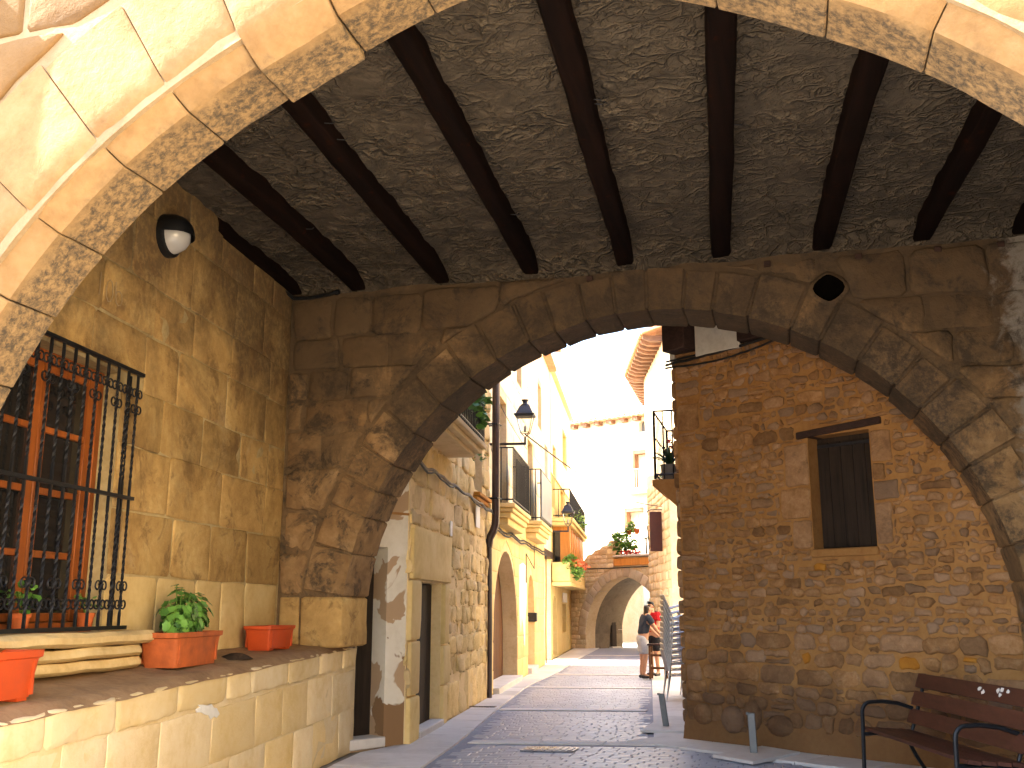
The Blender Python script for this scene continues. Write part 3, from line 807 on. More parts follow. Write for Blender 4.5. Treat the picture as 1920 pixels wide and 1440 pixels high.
# sill of three rough courses
rng = random.Random(3)
for i, (z0, z1, h, s0, s1) in enumerate(((1.33, 1.43, 0.26, 3.20, 5.2), (1.24, 1.325, 0.23, 3.34, 5.2), (1.15, 1.235, 0.20, 3.30, 5.2))):
    v, f = [], []
    N_ = 15
    for k_ in range(N_ + 1):
        s = s0 + (s1 - s0) * k_ / N_
        for hh, zz in ((-0.1, z0), (h * 0.85, z0 + 0.005), (h, z0 + 0.03), (h, z1 - 0.03), (h * 0.88, z1), (-0.1, z1)):
            d = 0.03 * nz((s, zz, i * 3), 2.6, i) + 0.015 * nz((s, zz, hh), 8)
            v.append(LW.p(s, zz + d * 0.4, hh + (d if hh > 0 else 0)))
    for k_ in range(N_):
        for q in range(6): f.append((k_ * 6 + q, k_ * 6 + (q + 1) % 6, (k_ + 1) * 6 + (q + 1) % 6, (k_ + 1) * 6 + q))
    f.append((0, 1, 2, 3, 4, 5)[::-1]); f.append(tuple(N_ * 6 + q for q in range(6)))
    link('sill_stone', v, f, M['side_pale'], side)
# window: frame, two casements, panes
win = MB()
def wbox(mb, s0, s1, z0, z1, h0, h1, bev=0.006): mb.box(s0, s1, h0, h1, z0, z1, LW.box, bev)
wbox(win, WS0 + 0.003, WS0 + 0.075, WZ0, WZ1 - 0.003, -0.24, -0.14)
wbox(win, WS1 - 0.075, WS1 - 0.003, WZ0, WZ1 - 0.003, -0.24, -0.14)
wbox(win, WS0 + 0.077, WS1 - 0.077, WZ1 - 0.08, WZ1 - 0.003, -0.24, -0.14)
wbox(win, WS0 + 0.077, WS1 - 0.077, WZ0 + 0.003, WZ0 + 0.08, -0.24, -0.14)
wo = win.build('window', M['window_wood'], side)
mid = (WS0 + WS1) / 2
for s0, s1 in ((WS0 + 0.08, mid - 0.003), (mid + 0.003, WS1 - 0.08)):
    cs_ = MB()
    wbox(cs_, s0, s0 + 0.085, WZ0 + 0.085, WZ1 - 0.085, -0.225, -0.165); wbox(cs_, s1 - 0.085, s1, WZ0 + 0.085, WZ1 - 0.085, -0.225, -0.165)
    for q in range(5):
        z = WZ0 + 0.085 + (WZ1 - WZ0 - 0.23) * q / 4
        wbox(cs_, s0 + 0.086, s1 - 0.086, z, z + 0.06 if q in (0, 4) else z + 0.05, -0.215, -0.17)
    cs_.build('casement', M['window_wood'], wo)
    for q in range(4):
        z0 = WZ0 + 0.085 + (WZ1 - WZ0 - 0.23) * q / 4 + 0.05; z1 = WZ0 + 0.085 + (WZ1 - WZ0 - 0.23) * (q + 1) / 4
        pb = MB(); wbox(pb, s0 + 0.08, s1 - 0.08, z0, z1, -0.20, -0.19, 0); pb.build('pane', M['glass_dark'], wo, 0)
rb = MB(); wbox(rb, WS0 - 0.01, WS1 + 0.01, WZ0 - 0.01, WZ1 + 0.01, -0.49, -0.46, 0); rb.build('dark_room', M['old_wood'], side, 0)
# wrought iron grille: twisted bars, rails and scrolls
grl = MB()
for z, s0, s1 in ((3.44, 3.42, 5.2), (2.44, 3.44, 5.2), (1.455, 3.40, 5.2)):
    grl.box(s0, s1, 0.085, 0.115, z - 0.014, z + 0.014, LW.box)
gr = grl.build('window_grille', M['iron'], side)
def twisted(s, h):
    v, f = [], []
    N_ = 60
    for k_ in range(N_ + 1):
        z = 1.46 + 1.97 * k_ / N_
        tw = 0.0
        for zc in (1.95, 2.95):
            tw += max(0.0, min(1.0, (z - zc + 0.38) / 0.76))
        a_ = tw * math.pi * 7
        for q in range(4):
            t = a_ + math.pi / 4 + q * math.pi / 2
            v.append(LW.p(s + 0.0125 * math.cos(t), z, h + 0.0125 * math.sin(t)))
    for k_ in range(N_):
        for q in range(4): f.append((k_ * 4 + q, k_ * 4 + (q + 1) % 4, (k_ + 1) * 4 + (q + 1) % 4, (k_ + 1) * 4 + q))
    return v, f
bars = [3.50 + 0.148 * i for i in range(12)]
for i, s in enumerate(bars):
    link('bar', *twisted(s, 0.10), M['iron'], gr, 0)
link('bar', *twisted(3.46, 0.012), M['iron'], gr, 0)
def scroll(s, z, up, side_):
    pts = []
    for t in range(16):
        a_ = t / 15 * 2 * math.pi * 1.15
        r_ = 0.042 * (1 - 0.55 * t / 15)
        pts.append(LW.p(s + side_ * (0.042 - r_ * math.cos(a_)), z + up * (r_ * math.sin(a_)), 0.10))
    return pts
for i, s in enumerate(bars):
    for z, up in ((3.27, 1), (3.15, -1), (1.63, -1), (1.76, 1)):
        if i % 2 == 0 or z in (3.27, 1.63):
            mb = MB(); mb.tube(scroll(s, z, up, 1), 0.007, 5); mb.tube(scroll(s, z, up, -1), 0.007, 5); mb.build('scroll', M['iron'], gr)
# bulkhead lamp on the wall
lt = thing('wall_lamp', 'round bulkhead lamp with black hood and white glass on porch side wall', 'lamp')
def LP(p): return LW.p(3.06 + p[0], 4.78 + p[1], p[2])
mb = MB().lathe([(0.19, 0.0), (0.195, 0.02), (0.19, 0.06), (0.165, 0.07)], (0, 0, 0), 28, LP)
mb.build('base_ring', M['iron'], lt)
mb = MB().lathe([(0.163, 0.05), (0.155, 0.10), (0.13, 0.155), (0.09, 0.195), (0.04, 0.215), (0.005, 0.22)], (0, 0, 0), 28, LP)
mb.build('glass_globe', M['opal'], lt)
v, f = [], []                                                       # half hood over the upper part
prof = [(0.192, 0.05), (0.185, 0.11), (0.155, 0.18), (0.11, 0.22), (0.05, 0.24), (0.006, 0.245)]
for r_, z in prof:
    for q in range(13):
        t = R(-5 + 190 * q / 12); v.append(LP((r_ * math.cos(t), r_ * math.sin(t), z)))
for i in range(len(prof) - 1):
    for q in range(12): f.append((i * 13 + q, i * 13 + q + 1, (i + 1) * 13 + q + 1, (i + 1) * 13 + q))
link('hood', v, f, M['iron'], lt)

# ================================================================== LEDGE (low wall inside the porch)
led = thing('stone_ledge', 'low yellowish stone ledge along the porch side wall carrying plant boxes', 'ledge')
def ltop(s): return 1.165 - 0.026 * max(-1, s)                       # its top falls a little towards the viewer
LH = 0.66
v = [LW.p(s, z, h) for s in (-0.86, 6.3) for h, z in ((0.02, 0.0), (LH - 0.012, 0.0), (LH - 0.012, ltop(s) - 0.03), (0.02, ltop(s) - 0.03))]
link('mortar_core', v, [(0, 1, 2, 3), (7, 6, 5, 4), (0, 4, 5, 1), (1, 5, 6, 2), (2, 6, 7, 3), (3, 7, 4, 0)], M['ledge'], led, 0)
v, f = [], []                                                       # uneven screed on top
NS, NH = 60, 8
for i in range(NS + 1):
    s = -0.85 + 7.1 * i / NS
    for j in range(NH + 1):
        h = 0.0 + (LH + 0.004) * j / NH
        v.append(LW.p(s, ltop(s) + 0.075 * (1 - j / NH) + 0.012 * nz((s, h, 0), 2.5) + 0.006 * nz((s, h, 1), 9) + 0.006 - (0.045 if j == NH else 0), h + (0.010 + 0.012 * nz((s, 7, 0), 5) if j == NH else 0)))
for i in range(NS):
    for j in range(NH):
        a_ = i * (NH + 1) + j; f.append((a_, a_ + NH + 1, a_ + NH + 2, a_ + 1))
link('screed', v, f, M['ledge_top'], led, 80)
LF = Frame((LW.p(0, 0, LH)).xy, LW.T.xy, LW.N.xy)
rng = random.Random(14)
s = -0.86
while s < 6.2:                                                      # kerb stones along the top edge
    wd = rng.uniform(0.45, 0.9); e = min(s + wd, 6.25); zt = (ltop(s) + ltop(e)) / 2
    out = rough_outline([(s, ltop(s) - 0.24), (e, ltop(e) - 0.24), (e, ltop(e) - 0.024), (s, ltop(s) - 0.024)], rng, 0.006, 0.010, 0.10, 0.10)
    v, f = stone_mesh(out, LF, -0.16, 0.008, 0.018, 0.02, 0.0, True, s)
    link('edge_stone', v, f, M['ledge'], led)
    s = e
polys = courses(-0.86, 6.2, 0.0, 0.90, rng, (0.42, 0.5), (0.5, 0.9), -0.022, 0.012)
lay_stones(led, LF, polys, M['ledge'], rng, gap=0.007, jit=0.006, corner=0.04, step=0.2, h0=-0.06, h1=-0.005, hv=0.003, bev=0.005, amp=0.010)
EF = Frame(LW.p(-0.86, 0, 0).xy, LW.N.xy, (-LW.T).xy)
lay_stones(led, EF, courses(0.03, LH - 0.02, 0.0, 1.1, rng, (0.35, 0.45), (0.3, 0.5), 0, 0.01), M['ledge'], rng, gap=0.014, h0=-0.05, h1=0.0, hv=0.004, amp=0.01)
# flaking white patch on the front
out = [(2.90, 0.80), (2.95, 0.775), (3.0, 0.79), (3.06, 0.775), (3.10, 0.81), (3.17, 0.82), (3.24, 0.845), (3.31, 0.85), (3.33, 0.875), (3.27, 0.885), (3.30, 0.905), (3.22, 0.90), (3.13, 0.885), (3.06, 0.89), (3.02, 0.86), (2.96, 0.85)]
v, f = stone_mesh([(a_ - 0.06, b_ - 0.03) for a_, b_ in out], LF, -0.004, 0.0075, 0.003, 0.0); link('plaster_flake', v, f, M['white'], led)

# ================================================================== CEILING
ceil = structure('ceiling', 'dark swirled plaster porch ceiling between timber beams')
v, f = [], []
NX, NY = 150, 110
for i in range(NX + 1):
    x = -6.2 + 9.6 * i / NX
    for j in range(NY + 1):
        y = 4.85 + 5.53 * j / NY
        t = max(0.0, (y - 9.8) / 0.55)
        z = 5.335 - 0.16 * t * t + 0.040 * nz((x, y, 0), 1.3) + 0.032 * nz((x, y * 1.6, 4), 3.4) + 0.010 * nz((x, y, 8), 10.0)
        v.append((x, y, z))
for i in range(NX):
    for j in range(NY):
        a_ = i * (NY + 1) + j; f.append((a_, a_ + 1, a_ + NY + 2, a_ + NY + 1))
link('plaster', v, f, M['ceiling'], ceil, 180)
MB().box(-8.9, 5.2, 4.905, 11.2, 5.62, 10.4).build('sun_blocking_storey', M['rear_mortar'], ceil, 0)  # unseen upper block, added to keep the sun off the rubble gable
rng = random.Random(9)
tb = math.tan(R(3.6))
for xb in (-5.42, -4.60, -3.58, -2.54, -1.51, -0.50, 0.52, 1.48, 2.40):
    v, f = [], []
    N_ = 26; wd = rng.uniform(0.088, 0.102); tilt = rng.uniform(-0.02, 0.02); k_ = rng.uniform(0, 50)
    for i in range(N_ + 1):
        y = 4.84 + (10.355 - 4.84) * i / N_
        x = xb + (10.36 - y) * tb + 0.02 * nz((y, k_, 0), 0.5)
        zz = 5.185 + 0.012 * nz((y, k_, 2), 0.7)
        for dx, dz in ((-wd, 0.30), (-wd, 0.022), (-wd + 0.02, 0.0), (wd - 0.02, 0.0), (wd, 0.022), (wd, 0.30)):
            e = 0.009 * nz((dx * 9, y, k_), 2.0) + 0.005 * nz((dx * 9, y, k_), 7.0)
            v.append((x + dx + e, y, zz + dz + e * 0.6 + tilt * dx))
    for i in range(N_):
        for q in range(6): f.append((i * 6 + q, (i + 1) * 6 + q, (i + 1) * 6 + (q + 1) % 6, i * 6 + (q + 1) % 6))
    f.append(tuple(range(6))); f.append(tuple(N_ * 6 + q for q in range(5, -1, -1)))
    bo = link('beam', v, f, M['beam'], ceil, 50)
    mb = MB()
    for q in range(rng.randint(1, 2)):                              # bent nails left in the beam's side
        y = rng.uniform(6, 9.5); x = xb + (10.36 - y) * tb + wd
        mb.tube([(x - 0.01, y, 5.24), (x + 0.06, y + 0.02, 5.235), (x + 0.075, y + 0.03, 5.255)], 0.005, 5)
    mb.build('nail', M['iron'], bo)
# closing wall on the porch's far right, out of the frame, shading the bench corner
wr = structure('wall')
slab(frame((3.3, 4.9), 0, -1), [(-0.0, 0), (5.45, 0), (5.45, 5.6), (0, 5.6)], -0.4, 0.0, M['rear_mortar'], 'wall_panel', wr)
# black conduit in the upper corner
mb = MB().tube([(-5.44, 10.1, 5.18), (-5.40, 10.30, 5.13), (-5.2, 10.315, 5.125), (-4.98, 10.315, 5.15), (-4.86, 10.315, 5.17)], 0.022, 8).tube([(-4.88, 10.315, 5.165), (-4.84, 10.315, 5.17)], 0.032, 8)
tag(mb.build('conduit_pipe', M['iron']), 'short black conduit pipe in the upper left corner of the porch', 'pipe')

# ================================================================== RUBBLE GABLE HOUSE (right of the rear arch)
gab = thing('rubble_house', 'brown rubble gable wall with a small dark shuttered window beside the bench', 'house')
OW = (1.92, 2.70, 2.26, 3.56)                                       # window opening
slab(GWF, [(0, 0), (6.5, 0), (6.5, 6.0), (0, 6.0)], -0.55, -0.008, M['gable_mortar'], 'mortar_core', gab, [[(OW[0], OW[2]), (OW[0], OW[3]), (OW[1], OW[3]), (OW[1], OW[2])]])
rng = random.Random(31)
polys = []
z = 0.10
SLP = -0.0
while z < 5.0:
    big_row = z < 1.0 or rng.random() < 0.12
    h = rng.uniform(0.14, 0.23) if big_row else rng.uniform(0.065, 0.135)
    s = -0.0
    while s < 4.6:
        wd = h * rng.uniform(0.75, 2.5)
        if s == 0.0: wd = rng.uniform(0.22, 0.42)
        dz = 0.05 * s / 4.0 * (z / 3.0) + rng.uniform(-0.012, 0.012)
        if h > 0.13 and rng.random() < 0.25 and wd < 0.35:          # two thin stones one on another
            k_ = rng.uniform(0.4, 0.6)
            polys.append([(s, z + dz), (s + wd, z + dz), (s + wd, z + dz + h * k_), (s, z + dz + h * k_)])
            polys.append([(s, z + dz + h * k_), (s + wd, z + dz + h * k_), (s + wd, z + dz + h), (s, z + dz + h)])
        else:
            j = lambda: rng.uniform(-0.024, 0.024)
            polys.append([(s + j(), z + dz + j()), (s + wd + j(), z + dz + j()), (s + wd + j(), z + dz + h + j()), (s + j(), z + dz + h + j())])
        s += wd
    z += h
# quoins and window surround are laid by hand
quo = [(0.02, 0.36, 3.86, 4.22), (0.02, 0.33, 3.20, 3.62), (0.02, 0.22, 2.86, 3.14), (0.02, 0.28, 2.3, 2.62)]
surr = [(1.60, 1.915, 3.0, 3.50), (1.52, 1.915, 2.62, 2.98), (1.66, 1.915, 2.27, 2.60), (2.705, 2.96, 3.18, 3.54), (2.705, 2.86, 2.98, 3.17), (2.705, 3.0, 2.76, 2.97), (2.705, 2.90, 2.28, 2.74)]
cl = [lambda p: clip_rect(p, (OW[0] - 0.02, OW[1] + 0.02, OW[2] - 0.12, OW[3] + 0.10)), lambda p: clip_rect(p, (1.76, 2.88, 3.55, 3.68))]
for r_ in quo + surr: cl.append(lambda p, r_=r_: clip_rect(p, (r_[0] - 0.01, r_[1] + 0.01, r_[2] - 0.01, r_[3] + 0.01)))
def gmat(c, rng):
    if (0.7 < c[1] < 1.12 and c[0] > 1.0 and rng.random() < 0.22) or rng.random() < 0.006: return M['gable_rust']
    return M['gable_stone']
lay_stones(gab, GWF, polys, M['gable_stone'], rng, gap=0.024, jit=0.012, corner=0.2, step=0.07, h0=-0.03, h1=0.016, hv=0.012, bev=0.02, amp=0.022, bulge=0.0,
           clips=cl, minarea=0.003, matfn=gmat, inner=False)
lay_stones(gab, GWF, [[(a, c_), (b_, c_), (b_, d), (a, d)] for a, b_, c_, d in quo], M['gable_stone'], rng, name='quoin', gap=0.012, jit=0.008, corner=0.07, step=0.1, h0=-0.03, h1=0.02, hv=0.008, bev=0.02, amp=0.015)
lay_stones(gab, GWF, [[(a, c_), (b_, c_), (b_, d), (a, d)] for a, b_, c_, d in surr], M['gable_stone'], rng, name='window_stone', gap=0.010, jit=0.008, corner=0.08, step=0.1, h0=-0.2, h1=0.016, hv=0.006, bev=0.015, amp=0.012)
# boulders at the foot of the corner
for s, z, a_, b_ in ((0.26, 0.33, 0.15, 0.13), (0.70, 0.30, 0.16, 0.16), (0.98, 0.36, 0.12, 0.18), (1.35, 0.28, 0.18, 0.12)):
    out = [(s + a_ * math.cos(t * math.pi / 7) * (1 + 0.08 * nz((t, s, 1), 1.3)), z + b_ * math.sin(t * math.pi / 7)) for t in range(14)]
    v, f = stone_mesh(out, GWF, -0.03, 0.085, 0.06, 0.02, 0.02, True, s * 9); link('foot_stone', v, f, M['gable_stone'], gab)
v, f = [], []                                                       # mortar skirting along the base
for i in range(41):
    s = -0.02 + 5.0 * i / 40
    for h, z in ((0.0, 0.30), (0.03 + 0.02 * nz((s, 0, 0), 2), 0.20 + 0.05 * nz((s, 1, 0), 1.6)), (0.06 + 0.025 * nz((s, 5, 0), 2), 0.06), (0.08, 0.0)): v.append(GWF.p(s, z, h))
for i in range(40):
    for q in range(3): f.append((i * 4 + q, (i + 1) * 4 + q, (i + 1) * 4 + q + 1, i * 4 + q + 1))
link('mortar_skirting', v, f, M['gable_mortar'], gab, 80)
wi = MB().box(OW[0] - 0.02, OW[1] + 0.02, -0.26, -0.22, OW[2] - 0.03, OW[3] + 0.02, GWF.box).build('window', M['old_wood'], gab, 0)
for i in range(5):
    s0 = OW[0] + 0.01 + i * 0.152
    MB().box(s0, s0 + 0.147, -0.215, -0.19, OW[2] + 0.02, OW[3] - 0.06, GWF.box, 0.004).build('plank', M['old_wood'], wi, 0)
MB().box(OW[0] + 0.03, OW[1] - 0.03, -0.18, -0.165, OW[3] - 0.12, OW[3] - 0.085, GWF.box, 0.004).build('shutter_bar', M['lamp_metal'], wi, 0)
MB().box(OW[0] - 0.03, OW[1] + 0.02, -0.3, 0.022, OW[2] - 0.095, OW[2] - 0.004, GWF.box, 0.012).build('sill', M['gable_mortar'], gab)
tl = lambda v: GWF.p(v[0], v[2] + 0.05 * (v[0] - 2.3), v[1])
MB().box(1.79, 2.86, -0.3, 0.035, 3.575, 3.655, tl, 0.01).build('lintel', M['lintel'], gab)
MB().box(-0.045, 0.0, -7.0, -0.012, 0.0, 6.0, lambda v: Vector((-1.31 - v[0], 13.32 - v[1], v[2]))).build('side_wall', M['gable_mortar'], gab, 0)
MB().box(-0.1, 4.2, -7.2, -0.3, 6.01, 6.12, lambda v: Vector((-1.31 + v[0], 13.5 - v[1], v[2]))).build('roof', M['tile'], gab, 0)
rng = random.Random(33)
SF = Frame((-1.31, 13.32), (0, 1), (-1, 0))
lay_stones(gab, SF, courses(0.02, 6.9, 0.0, 5.5, rng, (0.13, 0.26), (0.18, 0.45), 0, 0.012), M['gable_stone'], rng, name='flank_stone', gap=0.024, jit=0.008, corner=0.18, step=0.2, h0=-0.02, h1=0.06, hv=0.012, bev=0.02, amp=0.01, inner=False, limit=60)
# timber head between the arch and the gable: beam end, plaster infill, soffit board
MB().box(0.03, 0.40, 0.0, 0.30, 4.90, 5.46, GWF.box, 0.012).build('beam_end', M['lintel'], gab)
MB().box(0.41, 1.10, 0.03, 0.09, 4.80, 5.5, GWF.box, 0.01).build('plaster_infill', M['worn_white'], gab)
MB().box(1.11, 1.75, 0.02, 0.16, 4.86, 5.24, GWF.box, 0.012).build('beam_end', M['lintel'], gab)
MB().box(-0.05, 0.025, -0.3, 0.05, 4.82, 5.5, GWF.box, 0.008).build('corner_post', M['worn_white'], gab)
MB().box(-2.7, 0.8, 11.05, 13.6, 5.42, 5.50).build('soffit_board', M['lintel'], gab, 0)
# mason's cables along the top
rng = random.Random(2)
for i, (dz, h) in enumerate(((0.0, 0.05), (0.045, 0.035), (-0.04, 0.06))):
    pts = []
    for k_ in range(26):
        s = -0.10 + 1.9 * k_ / 25
        pts.append(GWF.p(s, 4.79 + 0.045 * s + dz - 0.09 * math.sin(math.pi * k_ / 25) * (1 if i == 2 else 0.25) + 0.012 * nz((s, i, 0), 6), h + 0.02))
    tag(MB().tube(pts, 0.013 if i else 0.018, 6).build('electric_cable', M['cable']), ('taut black cable, middle of three along the top of the rubble gable', 'thin black cable, uppermost of three along the rubble gable top', 'sagging black cable, lowest of three along the rubble gable top')[i], 'cable', 'cables along the rubble gable top')
# balcony on the flank of the gable house, over the stacked chairs
BF = Frame((-1.31, 15.35), (0, 1), (-1, 0))                          # s along the street, h towards it
bal = MB()
prof = [(0.0, 2.98), (0.18, 3.05), (0.36, 3.20), (0.50, 3.36), (0.56, 3.40), (0.60, 3.41), (0.60, 3.50), (0.0, 3.50)]
v = [BF.p(s, z, h) for s in (0.0, 1.9) for h, z in prof]; n_ = len(prof)
f = [tuple(range(n_)), tuple(n_ + i for i in range(n_ - 1, -1, -1))] + [(i, n_ + i, n_ + (i + 1) % n_, (i + 1) % n_) for i in range(n_)]
bo = link('balcony', v, f, M['gable_mortar'], gab, 30)
rail = MB()
for z in (4.56, 3.58):
    rail.tube([BF.p(0.03, z, 0.0), BF.p(0.03, z, 0.56), BF.p(1.87, z, 0.56), BF.p(1.87, z, 0.0)], 0.016, 6)
rail.tube([BF.p(0.03, 4.16, 0.56), BF.p(1.87, 4.16, 0.56)], 0.010, 6)
rail.build('railing', M['iron'], bo)
for i in range(12): MB().tube([BF.p(0.03 + 1.84 * i / 11, 3.51, 0.56), BF.p(0.03 + 1.84 * i / 11, 4.56, 0.56)], 0.008 if i % 11 else 0.018, 6).build('baluster', M['iron'], bo)
for h in (0.14, 0.28, 0.42): MB().tube([BF.p(0.03, 3.51, h), BF.p(0.03, 4.56, h)], 0.011, 6).build('baluster', M['iron'], bo)

# ------------------------------------------------------------------ plants
def leaf_geo(rng, c, size, up=0.5, shape='round'):
    """one leaf: a folded blade with a midrib"""
    d = Vector((rng.gauss(0, 1), rng.gauss(0, 1), rng.gauss(0.2, 0.6))).normalized()
    nrm = (Vector((rng.gauss(0, 0.6), rng.gauss(0, 0.6), 1.0))).normalized()
    x = d.cross(nrm).normalized(); y = (nrm.cross(x)).normalized()
    w_ = size * (0.5 if shape == 'round' else 0.14)
    o = [(0, 0, 0), (-0.9, 0.28, 0.16), (-1.0, 0.6, 0.22), (0, 1.0, -0.12), (1.0, 0.6, 0.22), (0.9, 0.28, 0.16), (0, 0.5, 0.0)]
    v = [Vector(c) + x * (p[0] * w_) + y * (p[1] * size) + nrm * (p[2] * w_) for p in o]
    return v, [(0, 6, 1), (1, 6, 2), (2, 6, 3), (3, 6, 4), (4, 6, 5), (5, 6, 0)]
def foliage(rng, c, rad, n, size, shape='round'):
    mb = MB()
    for _ in range(n):
        while True:
            q = Vector((rng.uniform(-1, 1), rng.uniform(-1, 1), rng.uniform(-1, 1)))
            if 0.15 < q.length < 1: break
        k_ = 1 + 0.3 * nz(q, 2.0, rad[0] * 9)
        mb.add(*leaf_geo(rng, (c[0] + q.x * rad[0] * k_, c[1] + q.y * rad[1] * k_, c[2] + q.z * rad[2] * k_), size * rng.uniform(0.6, 1.25), 0.5, shape))
    return mb

# ================================================================== LEFT STREET HOUSES
def facade(root, fr, s0, s1, z1, holes, mat, depth=6.5, h1=-0.012):
    slab(fr, [(s0, 0), (s1, 0), (s1, z1), (s0, z1)], -0.5, h1, mat, 'facade', root, holes)
    MB().box(s0 + 0.01, s1 - 0.01, -depth, -0.52, 0.0, z1 - 0.02, fr.box).build('house_body', M['street_mortar'], root, 0)
def rect(s0, s1, z0, z1): return [(s0, z0), (s0, z1), (s1, z1), (s1, z0)]
def opening_leaf(root, fr, r, h, mat, name='door', planks=4):
    s0, s1, z0, z1 = r
    o = MB().box(s0 - 0.03, s1 + 0.03, h - 0.05, h, z0 - 0.02, z1 + 0.03, fr.box).build(name, mat, root, 0)
    for i in range(planks):
        w_ = (s1 - s0) / planks
        MB().box(s0 + i * w_ + 0.004, s0 + (i + 1) * w_ - 0.004, h + 0.002, h + 0.02, z0 + 0.01, z1 - 0.01, fr.box, 0.004).build('plank', mat, o, 0)
    return o
def railing(parent, fr, s0, s1, h, z0, z1, n, sides=True, mat=None, r=0.012):
    mat = mat or M['iron']
    mb = MB()
    for z in (z0 + 0.06, z1):
        pts = [fr.p(s0, z, 0.0), fr.p(s0, z, h), fr.p(s1, z, h), fr.p(s1, z, 0.0)]
        mb.tube(pts, r * 1.3, 6)
    mb.build('railing', mat, parent)
    for i in range(n + 1):
        s = s0 + (s1 - s0) * i / n
        MB().tube([fr.p(s, z0, h), fr.p(s, z1, h)], r, 5).build('baluster', mat, parent)
    for i in (1, 2):
        MB().tube([fr.p(s0, z0, h * i / 3), fr.p(s0, z1, h * i / 3)], r, 5).build('baluster', mat, parent)
def moulded_slab(parent, fr, s0, s1, h, z1, mat, steps=((0.62, -0.42, -0.28), (0.78, -0.28, -0.17), (0.9, -0.17, -0.09), (1.0, -0.09, 0.0)), name='balcony'):
    mb = MB()
    for k_, a_, b_ in steps:
        i = (1 - k_) * h
        mb.box(s0 + i, s1 - i, -0.02, h * k_, z1 + a_, z1 + b_ - 0.004, fr.box, 0.012)
    return mb.build(name, mat, parent)

# house A: narrow front with peeling whitewash
AF = Frame((-4.95, 11.10), (math.sin(R(29)), math.cos(R(29))), (math.cos(R(29)), -math.sin(R(29))))
ha = thing('plaster_house', 'narrow house front of peeling white plaster just beyond the ledge', 'house')
slab(AF, [(-0.7, 0), (0.915, 0), (0.915, 9.5), (-0.7, 9.5)], -0.75, 0.0, M['peeling'], 'facade', ha, [rect(-0.45, 0.585, 0.12, 2.32)])
MB().box(-0.7, 0.9, -4.5, -0.77, 0, 9.5, AF.box).build('house_body', M['street_mortar'], ha, 0)
opening_leaf(ha, AF, (-0.45, 0.585, 0.12, 2.32), -0.27, M['old_wood'])
MB().box(-0.47, 0.60, -0.26, 0.03, 0.02, 0.14, AF.box, 0.01).build('doorstep', M['slab'], ha)
gb_ = MB()
for i in range(8): gb_.tube([AF.p(-0.40 + 0.09 * i, 0.2, -0.22), AF.p(-0.40 + 0.09 * i, 2.2, -0.22)], 0.011, 5)
gb_.build('iron_bars', M['iron'], ha)
MB().box(0.60, 0.90, 0.003, 0.012, 2.72, 2.75, AF.box).build('plaster_seam', M['gable_mortar'], ha, 0)

# house B: golden rubble with a small dark door and a balcony
hb = thing('rubble_street_house', 'golden rubble house with narrow dark doorway left of the drainpipe', 'house')
SB0, SB1 = -0.42, 6.12
DB = (0.15, 1.70, 0.06, 1.93)
facade(hb, SL, SB0, SB1, 9.6, [rect(*DB), rect(-0.1, 1.5, 4.02, 6.3), rect(4.3, 5.4, 3.62, 5.2)], M['street_mortar'])
rng = random.Random(41)
bsur = [(-0.41, 0.14, 0.0, 0.55), (-0.36, 0.14, 0.56, 1.2), (-0.41, 0.14, 1.21, 1.94), (-0.34, 2.2, 1.95, 2.62), (1.71, 2.05, 1.1, 1.94), (1.71, 2.2, 0.55, 1.09), (1.71, 2.0, 0.0, 0.54)]
clb = [lambda p: clip_rect(p, (DB[0] - 0.02, DB[1] + 0.02, -1, DB[3] + 0.02)), lambda p: clip_rect(p, (-0.1, 1.5, 4.02, 6.3)), lambda p: clip_rect(p, (4.28, 5.42, 3.5, 5.22))]
for r_ in bsur: clb.append(lambda p, r_=r_: clip_rect(p, (r_[0] - 0.01, r_[1] + 0.01, r_[2] - 0.01, r_[3] + 0.01)))
polys = courses(SB0, SB1, 0.0, 0.62, rng, (0.52, 0.6), (0.7, 1.3), 0, 0.02) + courses(SB0, SB1, 0.64, 2.5, rng, (0.13, 0.32), (0.16, 0.62), 0, 0.045) + courses(SB0, SB1, 2.5, 9.4, rng, (0.24, 0.42), (0.4, 1.0), 0, 0.02)
lay_stones(hb, SL, polys, M['street_stone'], rng, gap=0.022, jit=0.02, corner=0.14, step=0.11, h0=-0.04, h1=0.012, hv=0.022, bev=0.022, amp=0.045, bulge=0.0, clips=clb, minarea=0.01, inner=True)
lay_stones(hb, SL, [[(a, c_), (b_, c_), (b_, d), (a, d)] for a, b_, c_, d in bsur], M['ashlar'], rng, name='door_stone', gap=0.012, jit=0.005, corner=0.04, step=0.3, h0=-0.45, h1=0.045, hv=0.006, bev=0.015, amp=0.01)
db = opening_leaf(hb, SL, (DB[0], DB[1], 0.06, DB[3]), -0.17, M['old_wood'])
MB().box(DB[0] + 0.01, DB[1] - 0.01, -0.14, 0.06, 0.0, 0.10, SL.box, 0.012).build('doorstep', M['slab'], hb)
for i in range(2): MB().box(0.66 + 0.02 * i, 0.72 + 0.02 * i, 0.046, 0.05, 2.12 + 0.22 * i, 2.34 + 0.16 * i, SL.box).build('carved_mark', M['gable_mortar'], hb, 0)
MB().box(2.02, 2.17, 0.04, 0.055, 2.64, 2.86, SL.box, 0.005).build('number_plate', M['white'], hb)
MB().box(4.35, 4.75, 0.045, 0.06, 2.95, 3.32, SL.box, 0.005).build('wall_plaque', M['white'], hb)
